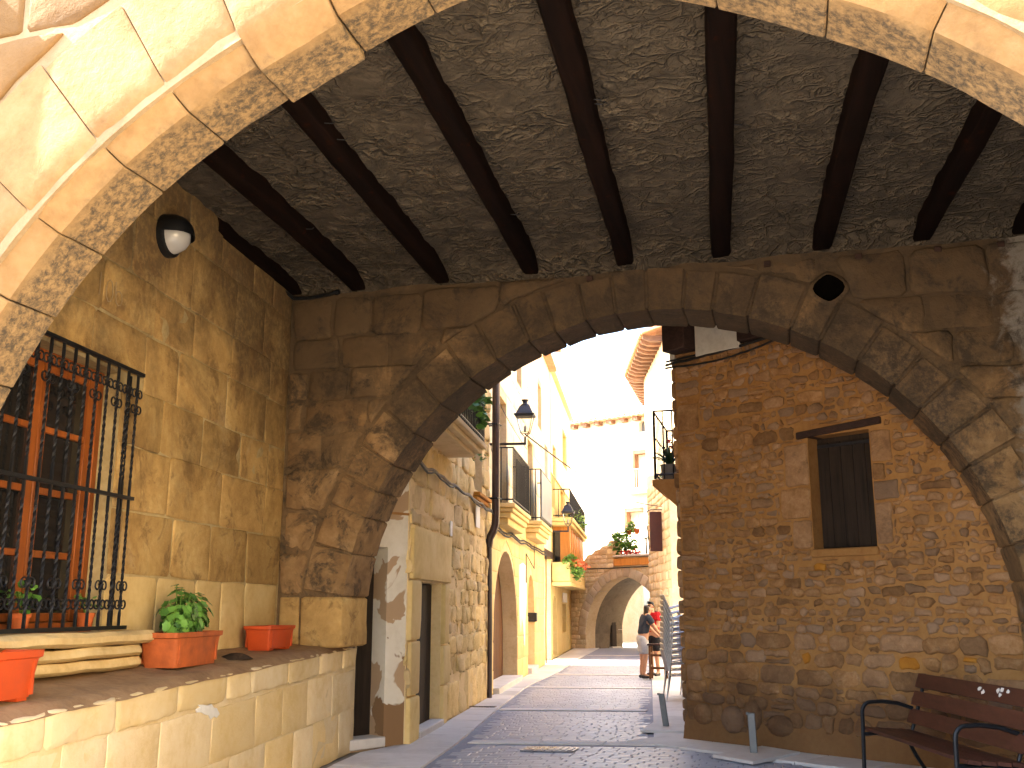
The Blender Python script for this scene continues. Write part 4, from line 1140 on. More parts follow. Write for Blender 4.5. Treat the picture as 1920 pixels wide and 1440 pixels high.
# its upper window with brick sill, and the balcony half hidden by the arch
opening_leaf(hb, SL, (4.3, 5.4, 3.62, 5.2), -0.3, M['door_wood'], 'window', 3)
for i, (z0, z1, h) in enumerate(((3.40, 3.46, 0.10), (3.47, 3.53, 0.15))):
    MB().box(4.15, 5.55, -0.2, h, z0, z1, SL.box, 0.006).build('sill', M['gable_rust'], hb)
opening_leaf(hb, SL, (-0.1, 1.5, 4.02, 6.3), -0.3, M['door_wood'], 'window', 4)
bb = moulded_slab(hb, SL, -1.0, 2.22, 0.56, 4.02, M['street_mortar'], ((0.72, -0.22, -0.155), (0.88, -0.155, -0.08), (1.0, -0.08, 0.0)))
railing(bb, SL, -0.95, 2.17, 0.52, 4.03, 5.0, 22)
# house C: smooth ashlar, two arched doorways, two balconies
hc = thing('ashlar_house', 'smooth golden ashlar house with arched doorways beyond the drainpipe', 'house')
SC0, SC1 = 6.14, 17.2
def arch_hole(s0, s1, z0, zs, n=14):
    c_, r_ = (s0 + s1) / 2, (s1 - s0) / 2
    return [(s0, z0)] + [(c_ - r_ * math.cos(math.pi * i / n), zs + r_ * math.sin(math.pi * i / n) * 0.95) for i in range(n + 1)] + [(s1, z0)]
D1 = (6.85, 10.75, 0.12, 0.95); D2 = (12.85, 14.45, 0.14, 1.80)
holes = [arch_hole(6.85, 10.70, 0.10, 0.95)[::1], arch_hole(12.85, 14.45, 0.14, 1.68), rect(7.5, 8.75, 3.66, 5.95), rect(12.9, 14.2, 3.7, 5.9), rect(10.6, 11.6, 6.9, 8.3), rect(15.6, 16.7, 6.7, 8.0)]
slab(SL, [(SC0, 0), (SC1, 0), (SC1, 9.25), (SC0, 9.25)], -0.5, -0.012, M['street_mortar'], 'facade', hc, holes)
fp = [(SC0 + 0.01, -0.52), (SC1, -0.52), (SC1 - 3.9, -7.0), (SC0 + 0.01, -7.0)]
v = [SL.p(s, z, h) for z in (0.0, 9.23) for s, h in fp]
link('house_body', v, [(3, 2, 1, 0), (4, 5, 6, 7), (0, 1, 5, 4), (1, 2, 6, 5), (2, 3, 7, 6), (3, 0, 4, 7)], M['street_mortar'], hc, 0)
rng = random.Random(51)
clc = [lambda p: clip_circle(p, 8.775, 0.95, 1.96, 0.9) if cen(p)[1] > 0.9 else clip_rect(p, (6.84, 10.71, -1, 1.2)), lambda p: clip_circle(p, 13.65, 1.68, 0.83, 1.6) if cen(p)[1] > 1.6 else clip_rect(p, (12.84, 14.46, -1, 1.9)),
       lambda p: clip_rect(p, (7.49, 8.76, 3.6, 5.97)), lambda p: clip_rect(p, (12.88, 14.22, 3.6, 5.92)), lambda p: clip_rect(p, (10.58, 11.62, 6.88, 8.32)), lambda p: clip_rect(p, (15.58, 16.72, 6.68, 8.02))]
polys = courses(SC0, SC1, 0.0, 9.2, rng, (0.42, 0.55), (0.8, 1.5), 0, 0.005)
lay_stones(hc, SL, polys, M['ashlar'], rng, name='ashlar_block', gap=0.012, jit=0.004, corner=0.03, step=0.5, h0=-0.04, h1=0.0, hv=0.004, bev=0.008, amp=0.006, clips=clc, minarea=0.03, matfn=lambda c, r: M['cream_wall'] if c[1] > 3.55 else M['ashlar'])  # upper blocks paler, washed-out brightness put into their colour
for i in range(9):                                                  # door arch stones, then the door itself
    pass
out = [(10.95, 1.55), (11.0, 1.3), (11.25, 1.05), (11.4, 1.45), (11.7, 1.2), (11.9, 0.75), (12.1, 0.7), (12.2, 1.3), (12.45, 1.7), (12.5, 2.3), (12.3, 2.62), (11.7, 2.66), (11.0, 2.58)]
v, f = stone_mesh(out, SL, -0.012, 0.010, 0.004, 0.0, 0.0, False); link('white_patch', v, f, M['white'], hc)  # ragged white patch between the arched doorways
n1_ = opening_leaf(hc, SL, (6.9, 10.7, 0.12, 2.82), -0.36, M['door_wood'], 'door', 7)
MB().box(6.87, 10.68, -0.33, 0.12, 0.0, 0.13, SL.box, 0.012).build('doorstep', M['slab'], hc)
n2_ = opening_leaf(hc, SL, (12.85, 14.45, 0.16, 2.48), -0.45, M['street_stone'], 'door', 2)
MB().box(12.87, 14.43, -0.44, 0.10, 0.0, 0.16, SL.box, 0.012).build('doorstep', M['slab'], hc)
MB().box(14.36, 14.6, -0.2, 0.06, 1.25, 1.48, SL.box, 0.01).build('meter_box', M['lamp_metal'], hc)
for r_, c_ in (((7.5, 8.75, 3.66, 5.95), 4), ((12.9, 14.2, 3.7, 5.9), 4), ((10.6, 11.6, 6.9, 8.3), 3), ((15.6, 16.7, 6.7, 8.0), 3)):
    opening_leaf(hc, SL, r_, -0.28, M['door_wood'], 'window', c_)
bc = moulded_slab(hc, SL, 6.95, 9.9, 0.40, 3.62, M['ashlar'])
railing(bc, SL, 7.0, 9.85, 0.36, 3.63, 4.72, 14)
sm = MB().box(7.9, 9.3, 0.30, 0.33, 3.7, 4.62, SL.box).build('straw_screen', M['straw'], bc, 0)
bc2 = moulded_slab(hc, SL, 12.3, 15.3, 0.42, 3.72, M['ashlar'])
railing(bc2, SL, 12.35, 15.25, 0.38, 3.73, 5.0, 10)
MB().box(12.38, 15.22, 0.385, 0.41, 3.82, 4.95, SL.box).build('grey_screen', M['pot_grey'], bc2, 0)
v = [SL.p(s, z, h) for z in (9.3, 9.42) for s, h in ((6.14, 0.55), (17.45, 0.55), (17.25, -0.5), (13.3, -7.0), (6.14, -7.0))]
link('roof', v, [(4, 3, 2, 1, 0), (5, 6, 7, 8, 9)] + [(i, (i + 1) % 5, 5 + (i + 1) % 5, 5 + i) for i in range(5)], M['tile'], hc, 0)
for i in range(19): MB().box(6.4 + i * 0.57, 6.52 + i * 0.57, 0.0, 0.5, 9.16, 9.29, SL.box).build('rafter', M['rafter'], hc, 0)
# house D: yellow rendered house with the orange timber gallery
hd = thing('gallery_house', 'yellow house with orange timber gallery and flower planter near the gate', 'house')
SD0, SD1 = 20.2, 29.6
holes = [arch_hole(20.9, 22.5, 0.06, 1.25), rect(24.9, 26.8, 0.72, 1.75), rect(25.2, 27.4, 6.9, 8.3), rect(20.8, 22.2, 4.9, 7.0), rect(24.6, 26.0, 4.6, 5.9)]
facade(hd, SL, SD0, SD1, 9.35, holes, M['yellow_render'], h1=-0.08)
slab(SL, [(SD0, 5.95), (SD1, 5.95), (SD1, 9.33), (SD0, 9.33)], -0.079, -0.03, M['cream_wall'], 'upper_brightness_layer', hd, [rect(25.2, 27.4, 6.9, 8.3), rect(20.8, 22.2, 5.96, 7.0)])  # paler upper layer, the same brightness put into its colour
opening_leaf(hd, SL, (20.9, 22.5, 0.08, 1.98), -0.35, M['door_wood'], 'door', 3)
opening_leaf(hd, SL, (24.9, 26.8, 0.72, 1.75), -0.25, M['door_wood'], 'window', 3)
for r_ in ((25.2, 27.4, 6.9, 8.3), (20.8, 22.2, 4.9, 7.0), (24.6, 26.0, 4.6, 5.9)): opening_leaf(hd, SL, r_, -0.28, M['orange_wood'], 'window', 3)
MB().box(24.95, 26.7, -0.07, -0.03, 1.8, 2.15, SL.box, 0.01).build('wall_plaque', M['white'], hd)
gd = MB()
GH = 0.50
gd.box(20.3, 29.2, -0.05, GH + 0.06, 2.30, 2.42, SL.box, 0.01).box(20.35, 29.1, -0.05, GH + 0.03, 2.43, 3.05, SL.box, 0.01).box(20.25, 29.4, -0.05, GH + 0.16, 4.36, 4.48, SL.box, 0.01).box(20.3, 29.3, -0.05, GH + 0.09, 4.24, 4.352, SL.box, 0.01)
gal = gd.build('gallery', M['yellow_render'], hd)
for i in range(9):
    s0 = 21.0 + i * 0.95
    MB().box(s0, s0 + 0.10, GH - 0.10, GH, 3.06, 4.235, SL.box, 0.006).build('post', M['orange_wood'], gal)
    if i < 8:
        MB().box(s0 + 0.105, s0 + 0.945, GH - 0.07, GH - 0.03, 3.42, 4.22, SL.box, 0.004).build('panel', M['orange_wood'], gal)
        MB().box(s0 + 0.105, s0 + 0.945, GH - 0.07, GH - 0.04, 3.08, 3.40, SL.box, 0.004).build('panel', M['door_wood'], gal)
MB().box(20.97, 20.995, 0.18, GH - 0.01, 3.06, 4.235, SL.box).build('panel', M['orange_wood'], gal)
MB().box(20.98, 20.99, -0.05, 0.178, 3.1, 4.1, SL.box).build('pane', M['glass_dark'], gal)
MB().box(20.98, 20.99, -0.05, 0.178, 4.11, 4.235, SL.box).build('panel', M['orange_wood'], gal)
railing(gal, SL, 20.3, 29.1, GH + 0.06, 4.49, 5.4, 26, r=0.014)
MB().box(21.8, 27.2, GH - 0.02, GH + 0.02, 4.55, 5.3, SL.box).build('screen', M['straw'], gal, 0)
MB().box(20.1, 29.9, -7.0, 0.10, 9.4, 9.50, SL.box).build('roof', M['street_mortar'], hd, 0)

# covered alley between the two houses: an upper wall bridging it, open sky behind
ab = thing('alley_bridge', 'upper wall bridging the narrow sunlit alley left of the orange gallery', 'wall')
slab(SL, [(17.205, 3.35), (20.195, 3.35), (20.195, 9.3), (17.205, 9.3)], -0.42, -0.06, M['cream_wall'], 'wall_panel', ab, [rect(18.2, 19.2, 5.0, 6.6)])
opening_leaf(ab, SL, (18.2, 19.2, 5.0, 6.6), -0.3, M['door_wood'], 'window', 2)
MB().box(17.22, 20.18, -0.40, 0.0, 3.14, 3.34, SL.box, 0.01).build('lintel_beam', M['lintel'], ab)
MB().box(17.5, 20.09, -0.9, 0.2, 9.31, 9.40, SL.box).build('roof', M['tile'], ab, 0)

# ================================================================== GATE HOUSE with the pointed arch
gt = thing('gate_house', 'pinkish rubble gatehouse closing the street, with a pointed arch passage', 'gatehouse')
# pointed arch: two arcs meeting at the apex
AXC, APZ, SPZ = 2.66, 2.80, 0.55
HW = 2.02
def gate_arc(hw, apz, n=12):
    rise = apz - SPZ
    rr = (hw * hw + rise * rise) / (2 * hw)
    L, Rr = [], []
    amax = math.atan2(rise, rr - hw)
    for i in range(n + 1):
        t = amax * i / n
        L.append((AXC + (rr - hw) - rr * math.cos(t), SPZ + rr * math.sin(t)))
        Rr.append((AXC - (rr - hw) + rr * math.cos(t), SPZ + rr * math.sin(t)))
    return L, Rr[::-1], rr
L_, R_, rr_ = gate_arc(HW, APZ)
hole = [(AXC - HW, 0.0)] + L_ + R_[1:] + [(AXC + HW, 0.0)]
outl = [(-0.3, 0.0), hole[0]] + hole[1:-1] + [hole[-1], (7.5, 0.0), (7.5, 3.55), (2.20, 3.55), (2.2, 4.22)] + [(2.0, 4.22), (1.85, 4.05), (1.6, 4.02), (1.45, 3.9), (1.2, 3.88), (1.05, 3.74), (0.8, 3.7), (0.6, 3.5), (-0.3, 3.4)]
slab(GA, outl, -0.55, -0.01, M['gate'], 'mortar_core', gt)
rng = random.Random(61)
Lo, Ro, rro = gate_arc(HW + 0.42, APZ + 0.46)
def in_ring(p):
    c_ = cen(p)
    if c_[1] < SPZ: return clip_rect(p, (AXC - HW - 0.02, AXC + HW + 0.02, -1, SPZ + 0.3))
    cx_ = AXC + (rr_ - HW) if c_[0] < AXC else AXC - (rr_ - HW)
    return clip_circle(p, cx_, SPZ, rr_ + 0.44, -50)
def skyline(p):
    for (a, za), (b_, zb) in (((-0.3, 3.4), (0.6, 3.5)), ((0.6, 3.5), (2.2, 4.22))):
        if a <= cen(p)[0] < b_:
            return clip(p, (zb - za), -(b_ - a), (zb - za) * a - (b_ - a) * za)
    return clip_rect(p, (2.18, 8, 3.55, 9))
polys = courses(-0.3, 5.2, 0.0, 4.2, rng, (0.13, 0.24), (0.22, 0.55), 0, 0.015)
lay_stones(gt, GA, polys, M['gate'], rng, gap=0.03, jit=0.01, corner=0.16, step=0.4, h0=-0.03, h1=0.015, hv=0.012, bev=0.02, amp=0.0, clips=[in_ring, skyline], minarea=0.012, inner=False)
for arcpts, side_ in ((L_, 0), (R_[::-1], 1)):
    cx_ = AXC + (rr_ - HW) if not side_ else AXC - (rr_ - HW)
    am = math.atan2(APZ - SPZ, rr_ - HW)
    for i in range(11):
        t0, t1 = am * i / 11, am * (i + 1) / 11
        ro = 0.40
        q = [(rr_, t0), (rr_ + ro, t0), (rr_ + ro, t1), (rr_, t1)]
        poly = [(cx_ + (-1 if not side_ else 1) * r_ * math.cos(t), SPZ + r_ * math.sin(t)) for r_, t in q]
        if side_ == 0: poly = [p if p[0] <= AXC else (AXC - 0.005, p[1]) for p in poly]
        else: poly = [p if p[0] >= AXC else (AXC + 0.005, p[1]) for p in poly]
        if area(poly) < 0: poly = poly[::-1]
        out = rough_outline(poly, rng, 0.02, 0.006, 0.05, 0.5)
        v, f = stone_mesh(out, GA, -0.5, 0.03 + rng.uniform(-.008, .008), 0.015, 0.0, 0.0, False); link('voussoir', v, f, M['gate_ring'], gt)
# passage behind the arch: left jamb wall with a dark door, vault
PF = Frame(GA.p(AXC - HW - 0.02, 0, -0.5).xy, (-GA.N).xy, GA.T.xy)   # runs away from the viewer
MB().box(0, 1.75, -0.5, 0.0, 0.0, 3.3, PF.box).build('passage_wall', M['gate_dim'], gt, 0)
opening = MB().box(0.98, 1.33, 0.005, 0.05, 0.05, 1.62, PF.box, 0.01).build('door', M['old_wood'], gt, 0)
MB().box(1.03, 1.28, 0.052, 0.07, 0.1, 1.57, PF.box, 0.01).build('door_panel', M['old_wood'], opening, 0)
MB().box(0.9, 1.45, 0.0, 0.2, 0.0, 0.05, PF.box, 0.01).build('doorstep', M['slab'], gt, 0)
MB().box(1.45, 1.70, 0.005, 0.03, 0.72, 1.45, PF.box, 0.004).build('notice_board', M['white'], gt, 0)
v, f = [], []
pts = L_ + R_[1:]
for h in (-0.5, -2.2):
    for p in pts: v.append(GA.p(p[0], p[1] + 0.02, h))
n_ = len(pts)
for i in range(n_ - 1): f.append((i, i + 1, n_ + i + 1, n_ + i))
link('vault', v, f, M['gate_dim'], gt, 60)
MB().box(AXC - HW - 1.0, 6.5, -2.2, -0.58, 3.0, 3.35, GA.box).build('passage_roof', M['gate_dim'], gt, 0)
# terrace on top: parapet ledge, cable below it, plaster shed corner
MB().box(2.22, 7.5, -0.5, 0.10, 3.56, 3.64, GA.box, 0.015).build('coping', M['slab'], gt)
MB().box(2.22, 7.5, -0.02, 0.05, 3.22, 3.50, GA.box, 0.01).build('timber_band', M['orange_wood'], gt)
MB().tube([GA.p(-0.3 + 5.2 * i / 14, 3.16 + 0.02 * i / 14 - 0.03 * math.sin(math.pi * i / 14), 0.06) for i in range(15)], 0.02, 5).build('wall_cable', M['cable'], gt)
# ================================================================== TALL PALE HOUSE behind the gate
gh = thing('tall_pale_house', 'tall sunlit pale house with tiled eaves rising behind the gatehouse', 'house')
holes = [rect(-0.85, 0.35, 6.95, 8.67), rect(-1.36, -0.30, 4.95, 6.05), [(-0.47, 9.50), (-0.47, 9.85)] + [(-0.28 - 0.19 * math.cos(math.pi * i / 8), 9.85 + 0.19 * math.sin(math.pi * i / 8)) for i in range(1, 8)] + [(-0.09, 9.85), (-0.09, 9.50)]]
slab(GB, [(-5.2, 3.3), (4.0, 3.3), (4.0, 10.2), (-5.2, 10.2)], -0.45, 0.0, M['white_wall'], 'facade', gh, holes)
MB().box(-5.2, 4.0, -4.6, -0.47, 3.3, 10.15, GB.box).build('house_body', M['white_wall'], gh, 0)
for s0, s1 in ((-5.2, -3.4), (3.0, 4.0)): MB().box(s0, s1, -4.6, -0.02, 0.0, 3.29, GB.box).build('pier', M['gate'], gh, 0)
for r_, nm in (((-0.85, 0.35, 6.95, 8.67), 'balcony_door'), ((-1.36, -0.30, 4.95, 6.05), 'window')):
    wo = MB().box(r_[0], r_[1], -0.42, -0.38, r_[2], r_[3], GB.box).build(nm, M['white'], gh, 0)
    MB().box(r_[0] + 0.003, r_[0] + 0.10, -0.37, -0.02, r_[2] + 0.003, r_[3] - 0.003, GB.box).build('frame', M['rafter'], wo, 0)
    MB().box(r_[0] + 0.11, r_[1] - 0.003, -0.37, -0.02, r_[3] - 0.16, r_[3] - 0.003, GB.box).build('frame', M['rafter'], wo, 0)
MB().box(-1.0, 0.6, -0.02, 0.5, 6.62, 6.78, GB.box, 0.01).build('balcony', M['ashlar'], gh)
rl = MB().box(-0.95, 0.55, 0.44, 0.47, 7.72, 7.76, GB.box)
for i in range(14): rl.box(-0.95 + i * 0.115, -0.935 + i * 0.115, 0.445, 0.46, 6.79, 7.72, GB.box)
rl.build('railing', M['alu'], gh, 0)
MB().box(-0.46, -0.10, -0.4, -0.3, 9.5, 10.03, GB.box).build('attic_pane', M['pot_grey'], gh, 0)
MB().box(-5.3, 4.1, -4.8, 0.42, 10.20, 10.27, GB.box).build('roof', M['tile'], gh, 0)
for i in range(9): MB().box(-4.9 + i * 0.72, -4.62 + i * 0.72, 0.0, 0.36, 10.02, 10.195, GB.box).build('corbel', M['rafter'], gh, 0)
for i in range(24):
    s = -5.2 + i * 0.27
    v, f = [], []
    for h in (-0.8, 0.5):
        for q in range(5):
            t = math.pi * q / 4; v.append(GB.p(s + 0.13 - 0.10 * math.cos(t), 10.27 + 0.09 * math.sin(t) + (-h + 0.5) * 0.22, h))
    for q in range(4): f.append((q, q + 1, 6 + q, 5 + q))
    f.append((0, 5, 9, 4)); f.append((4, 3, 2, 1, 0)); f.append((5, 6, 7, 8, 9))
    link('roof_tile', v, f, M['tile'], gh)

# ================================================================== CORNER HOUSE on the right with deep eaves
fh = thing('corner_house', 'stone corner house on the right with long wooden rafters under its eaves', 'house')
F0 = Vector((-4.98, 38.33, 0)); dN = -FA.T; dF = FB.T
pA = F0 + dN * 6.2; pB = F0 + dF * 5.6
prof = [pA, F0, pB, pB + Vector((8, 0, 0)), pA + Vector((8, -1.5, 0))]
v = [(p.x, p.y, 0) for p in prof] + [(p.x, p.y, 10.25) for p in prof]
f = [(i, (i + 1) % 5, 5 + (i + 1) % 5, 5 + i) for i in range(5)] + [(0, 4, 3, 2, 1), (5, 6, 7, 8, 9)]
link('house_body', v, f, M['gate'], fh, 0)
rng = random.Random(71)
NF = Frame(pA.xy, FA.T.xy, FA.N.xy)
lay_stones(fh, NF, courses(0.02, 6.18, 0.0, 6.0, rng, (0.2, 0.34), (0.35, 0.8), 0, 0.02), M['gate'], rng, gap=0.03, jit=0.012, corner=0.14, step=0.5, h0=-0.03, h1=0.03, hv=0.015, bev=0.025, inner=False)
NE = Frame(pA.xy, (0.97, -0.24), (-0.24, -0.97))
OV = 0.72
cA, c0, cB = pA + FA.N * OV, F0 + (FA.N + FB.N).normalized() * OV * 1.02, pB + FB.N * OV
rf = [(cA, 10.42), (c0, 10.42), (cB, 10.42), (pB + Vector((8, 0, 0)), 12.5), (pA + Vector((8, -1.5, 0)), 12.5)]
v = [(p.x, p.y, z) for p, z in rf] + [(p.x, p.y, z + 0.10) for p, z in rf]
link('roof', v, f, M['tile'], fh, 0)
def rafter(p, n):
    t = Vector((-n.y, n.x, 0))
    v = [p + t * sx * 0.075 + n * h + Vector((0, 0, z)) for h, z0, z1 in ((-0.05, 10.20, 10.40), (0.42, 10.20, 10.40), (0.66, 10.29, 10.40)) for sx in (-1, 1) for z in (z0, z1)]
    link('rafter', v, [(0, 1, 3, 2), (0, 4, 5, 1), (2, 3, 7, 6), (0, 2, 6, 4), (1, 5, 7, 3), (4, 8, 9, 5), (6, 7, 11, 10), (4, 6, 10, 8), (5, 9, 11, 7), (8, 10, 11, 9)], M['rafter'], fh, 0)
for i in range(11): rafter(F0 + dN * (0.28 + 0.56 * i), FA.N)
rafter(F0, (FA.N + FB.N).normalized())
for i in range(10): rafter(F0 + dF * (0.28 + 0.56 * i), FB.N)
for i in range(22):
    p0 = F0 + dN * (0.15 + 0.27 * i) + FA.N * (OV + 0.0); 
    MB().tube([p0 + FA.N * 0.05 + Vector((0, 0, 10.50)), p0 - FA.N * 0.5 + Vector((0, 0, 10.60))], 0.10, 7).build('roof_tile', M['tile'], fh)
for i in range(20):
    p0 = F0 + dF * (0.15 + 0.27 * i) + FB.N * (OV + 0.0)
    MB().tube([p0 + FB.N * 0.05 + Vector((0, 0, 10.50)), p0 - FB.N * 0.5 + Vector((0, 0, 10.60))], 0.10, 7).build('roof_tile', M['tile'], fh)
rh = thing('yard_bounce_house', 'plain cream house added behind the gable house to bounce light onto the street', 'house')
MB().box(3.2, 10.0, 16.0, 34.0, 0.0, 8.6).build('wall', M['cream_wall'], rh, 0)  # added out of sight; its sunlit wall bounces light across the street
MB().box(2.9, 10.2, 15.8, 34.2, 8.61, 8.8).build('roof', M['tile'], rh, 0)
# small dark opening low on the corner house and the hanging board
# houses seen through the gate
for (x, y, wx, h, mt, lb, ang) in ((-19.5, 74, 9.0, 10, 'far_stone', 'tan stone house seen through the gate arch, left of the one with dark windows', 30), (-13.0, 72, 7.0, 9, 'far_stone', 'grey house with small dark windows seen through the gate arch', 34), (-6.5, 80, 8.0, 8, 'white_wall', 'bright house glimpsed at the right edge of the gate arch', -10)):
    hh = thing('distant_house', lb, 'house')
    HF = Frame((x, y), (math.cos(R(ang)), math.sin(R(ang))), (math.sin(R(ang)), -math.cos(R(ang))))
    MB().box(-wx / 2, wx / 2, -6, 0, 0, h, HF.box).build('wall', M[mt], hh, 0)
    MB().box(-wx / 2 - 0.3, wx / 2 + 0.3, -6.3, 0.5, h + 0.01, h + 0.2, HF.box).build('roof', M['tile'], hh, 0)
    for zz in (0.2, 2.6, 5.0):
        for q in range(4):
            xx = -wx / 2 + wx * (q + 0.5) / 4
            wo = MB().box(xx - 0.5, xx + 0.5, 0.005, 0.06, zz + (0 if zz < 1 else 0.2), zz + 1.6, HF.box).build('window', M['rafter'], hh, 0)
            MB().box(xx - 0.42, xx + 0.42, 0.062, 0.075, zz + (0.05 if zz < 1 else 0.28), zz + 1.52, HF.box).build('pane', M['glass_dark'], wo, 0)

# ================================================================== THINGS FIXED TO THE STREET HOUSES
pm = thing('drainpipe', 'dark brown drainpipe running down the seam between two street houses', 'drainpipe')
mb = MB().tube([SL.p(5.98, 9.2, 0.16), SL.p(5.98, 3.35, 0.16), SL.p(5.98, 3.12, 0.155), SL.p(5.97, 2.98, 0.11), SL.p(5.96, 2.86, 0.05), SL.p(5.95, 2.7, 0.03)], 0.075, 10)
mb.build('upper_pipe', M['pipe'], pm)
MB().tube([SL.p(5.95, 2.75, 0.05), SL.p(5.96, 1.3, 0.065), SL.p(5.97, 0.02, 0.06)], 0.045, 8).build('lower_pipe', M['pipe'], pm)
for z in (3.6, 5.0, 5.9): MB().tube([SL.p(5.88, z, 0.0), SL.p(5.86, z, 0.2), SL.p(6.06, z, 0.25), SL.p(6.08, z, 0.0)], 0.016, 5).build('clamp', M['iron'], pm)

def street_lamp(s, zb, hh, lb, fr=SL):
    t = thing('street_lamp', lb, 'street lamp', 'lantern street lamps on brackets')
    MB().box(s - 0.025, s + 0.025, -0.02, hh + 0.02, zb - 0.045, zb, fr.box, 0.006).tube([fr.p(s, zb - 0.02, hh), fr.p(s, zb + 0.10, hh)], 0.022, 8).build('bracket', M['lamp_metal'], t)
    MB().tube([fr.p(s, zb - 0.05, 0.02)] + [fr.p(s, zb - 0.05 - 0.22 * math.sin(q / 8 * math.pi / 2), 0.02 + 0.3 * (1 - math.cos(q / 8 * math.pi / 2)) * 0.4) for q in range(1, 9)], 0.008, 5).build('scroll', M['lamp_metal'], t)
    c = fr.p(s, zb + 0.10, hh)
    rot = math.atan2(fr.N.y, fr.N.x) + math.pi / 4
    q2 = math.sqrt(2)
    b0, b1, z1 = 0.085 * q2, 0.155 * q2, 0.40
    fm = MB()
    for k_ in range(4):
        a_ = rot + k_ * math.pi / 2
        d = Vector((math.cos(a_), math.sin(a_), 0)); d2 = Vector((math.cos(a_ + math.pi / 2), math.sin(a_ + math.pi / 2), 0))
        fm.tube([c + Vector((0, 0, 0)), c + d * b0 + Vector((0, 0, 0.09)), c + d * b1 + Vector((0, 0, z1))], 0.008, 5)
        fm.tube([c + d * b0 + Vector((0, 0, 0.09)), c + d2 * b0 + Vector((0, 0, 0.09))], 0.008, 5)
    fm.build('frame', M['lamp_metal'], t)
    for k_ in range(4):
        a_ = rot + k_ * math.pi / 2
        d = Vector((math.cos(a_), math.sin(a_), 0)); d2 = Vector((math.cos(a_ + math.pi / 2), math.sin(a_ + math.pi / 2), 0))
        e = Vector((0, 0, 0))
        v = [c + d * b0 * 0.97 + Vector((0, 0, 0.09)), c + d2 * b0 * 0.97 + Vector((0, 0, 0.09)), c + d2 * b1 * 0.97 + Vector((0, 0, z1)), c + d * b1 * 0.97 + Vector((0, 0, z1))]
        n_ = (d + d2).normalized() * 0.004
        link('pane', v + [p - n_ for p in v], [(0, 1, 2, 3), (7, 6, 5, 4), (0, 4, 5, 1), (1, 5, 6, 2), (2, 6, 7, 3), (3, 7, 4, 0)], M['glass'], t, 0)
    MB().lathe([(b1 * 1.02, 0.395), (b1 * 1.25, 0.415), (b1 * 1.27, 0.44), (b1 * 1.05, 0.452)], c, 4, rot=rot).build('eave_ring', M['lamp_metal'], t, 20)
    MB().lathe([(b1 * 1.04, 0.453), (b1 * 0.62, 0.60), (b1 * 0.60, 0.605)], c, 4, rot=rot).build('roof', M['lamp_metal'], t, 20)
    MB().lathe([(0.095, 0.606), (0.09, 0.635), (0.05, 0.66), (0.045, 0.69), (0.07, 0.725), (0.072, 0.735), (0.03, 0.738)], c, 14).build('chimney_cap', M['lamp_metal'], t)
    MB().lathe([(0.02, 0.10), (0.032, 0.14), (0.03, 0.2), (0.012, 0.23)], c, 10).build('bulb', M['opal'], t)
    return t
street_lamp(6.3, 4.70, 0.68, 'large black lantern on a straight bracket beside the drainpipe')
street_lamp(17.1, 3.82, 0.72, 'smaller black lantern further down the street by the orange gallery')

def cable(pts, r, lb, mat='cable', grp=None):
    o = MB().tube(pts, r, 6).build('electric_cable', M[mat]); tag(o, lb, 'cable', grp)
rng = random.Random(17)
for j_, (dz, h, mt, lb) in enumerate(((0.0, 0.10, 'grey_cable', 'dusty grey cable sagging along the rubble house below its balcony'), (-0.05, 0.13, 'cable', 'thin black cable under the grey one on the rubble house'))):
    pts = [SL.p(-0.8 + 6.7 * k_ / 34, 3.42 - 0.055 * k_ / 34 + dz + 0.05 * nz((k_, j_, 0), 0.35) - 0.03 * abs(math.sin(k_ * 0.45)), h) for k_ in range(35)]
    cable(pts, 0.022 if j_ == 0 else 0.013, lb, mt)
for j_ in range(2):
    pts = [SL.p(6.2 + 10.9 * k_ / 40, 3.16 + 0.05 * k_ / 40 - 0.07 * j_ + 0.04 * nz((k_, j_, 5), 0.3) - 0.05 * abs(math.sin(k_ * 0.3)), 0.06 + 0.02 * j_) for k_ in range(41)]
    cable(pts, 0.02, 'black cable clipped under the two balconies of the ashlar house, %s of the pair' % ('upper' if j_ == 0 else 'lower'))
a_, b_ = SL.p(6.3, 4.86, 0.68), BF.p(1.0, 4.55, 0.56)
b_ = FA.p(-4.5, 4.9, 0.02)
cable([a_ + (b_ - a_) * (k_ / 24) - Vector((0, 0, 0.35 * math.sin(math.pi * k_ / 24))) for k_ in range(25)], 0.014, 'black cable hanging across the street from lantern to corner house')
a_ = SL.p(6.0, 5.45, 0.2)
cable([a_ + (SL.p(12.3, 5.5, 0.05) - a_) * (k_ / 12) - Vector((0, 0, 0.05 * math.sin(math.pi * k_ / 12))) for k_ in range(13)], 0.007, 'thin wire from the drainpipe along the upper ashlar house')
cable([SL.p(13.9, 3.2, 0.05), SL.p(13.9, 2.6, 0.05), SL.p(13.95, 1.2, 0.05), SL.p(13.9 + 0.05, 0.8, 0.05)][:2] + [SL.p(12.2, 2.9, 0.03), SL.p(12.2, 2.2, 0.03)], 0.012, 'short black cable dropping beside the small arched doorway')
cable([SL.p(17.0, 3.1, 0.07), SL.p(17.0, 2.4, 0.07), SL.p(17.05, 1.0, 0.05), SL.p(17.05, 0.05, 0.05)], 0.022, 'dark pipe-like cable at the corner of the ashlar house')

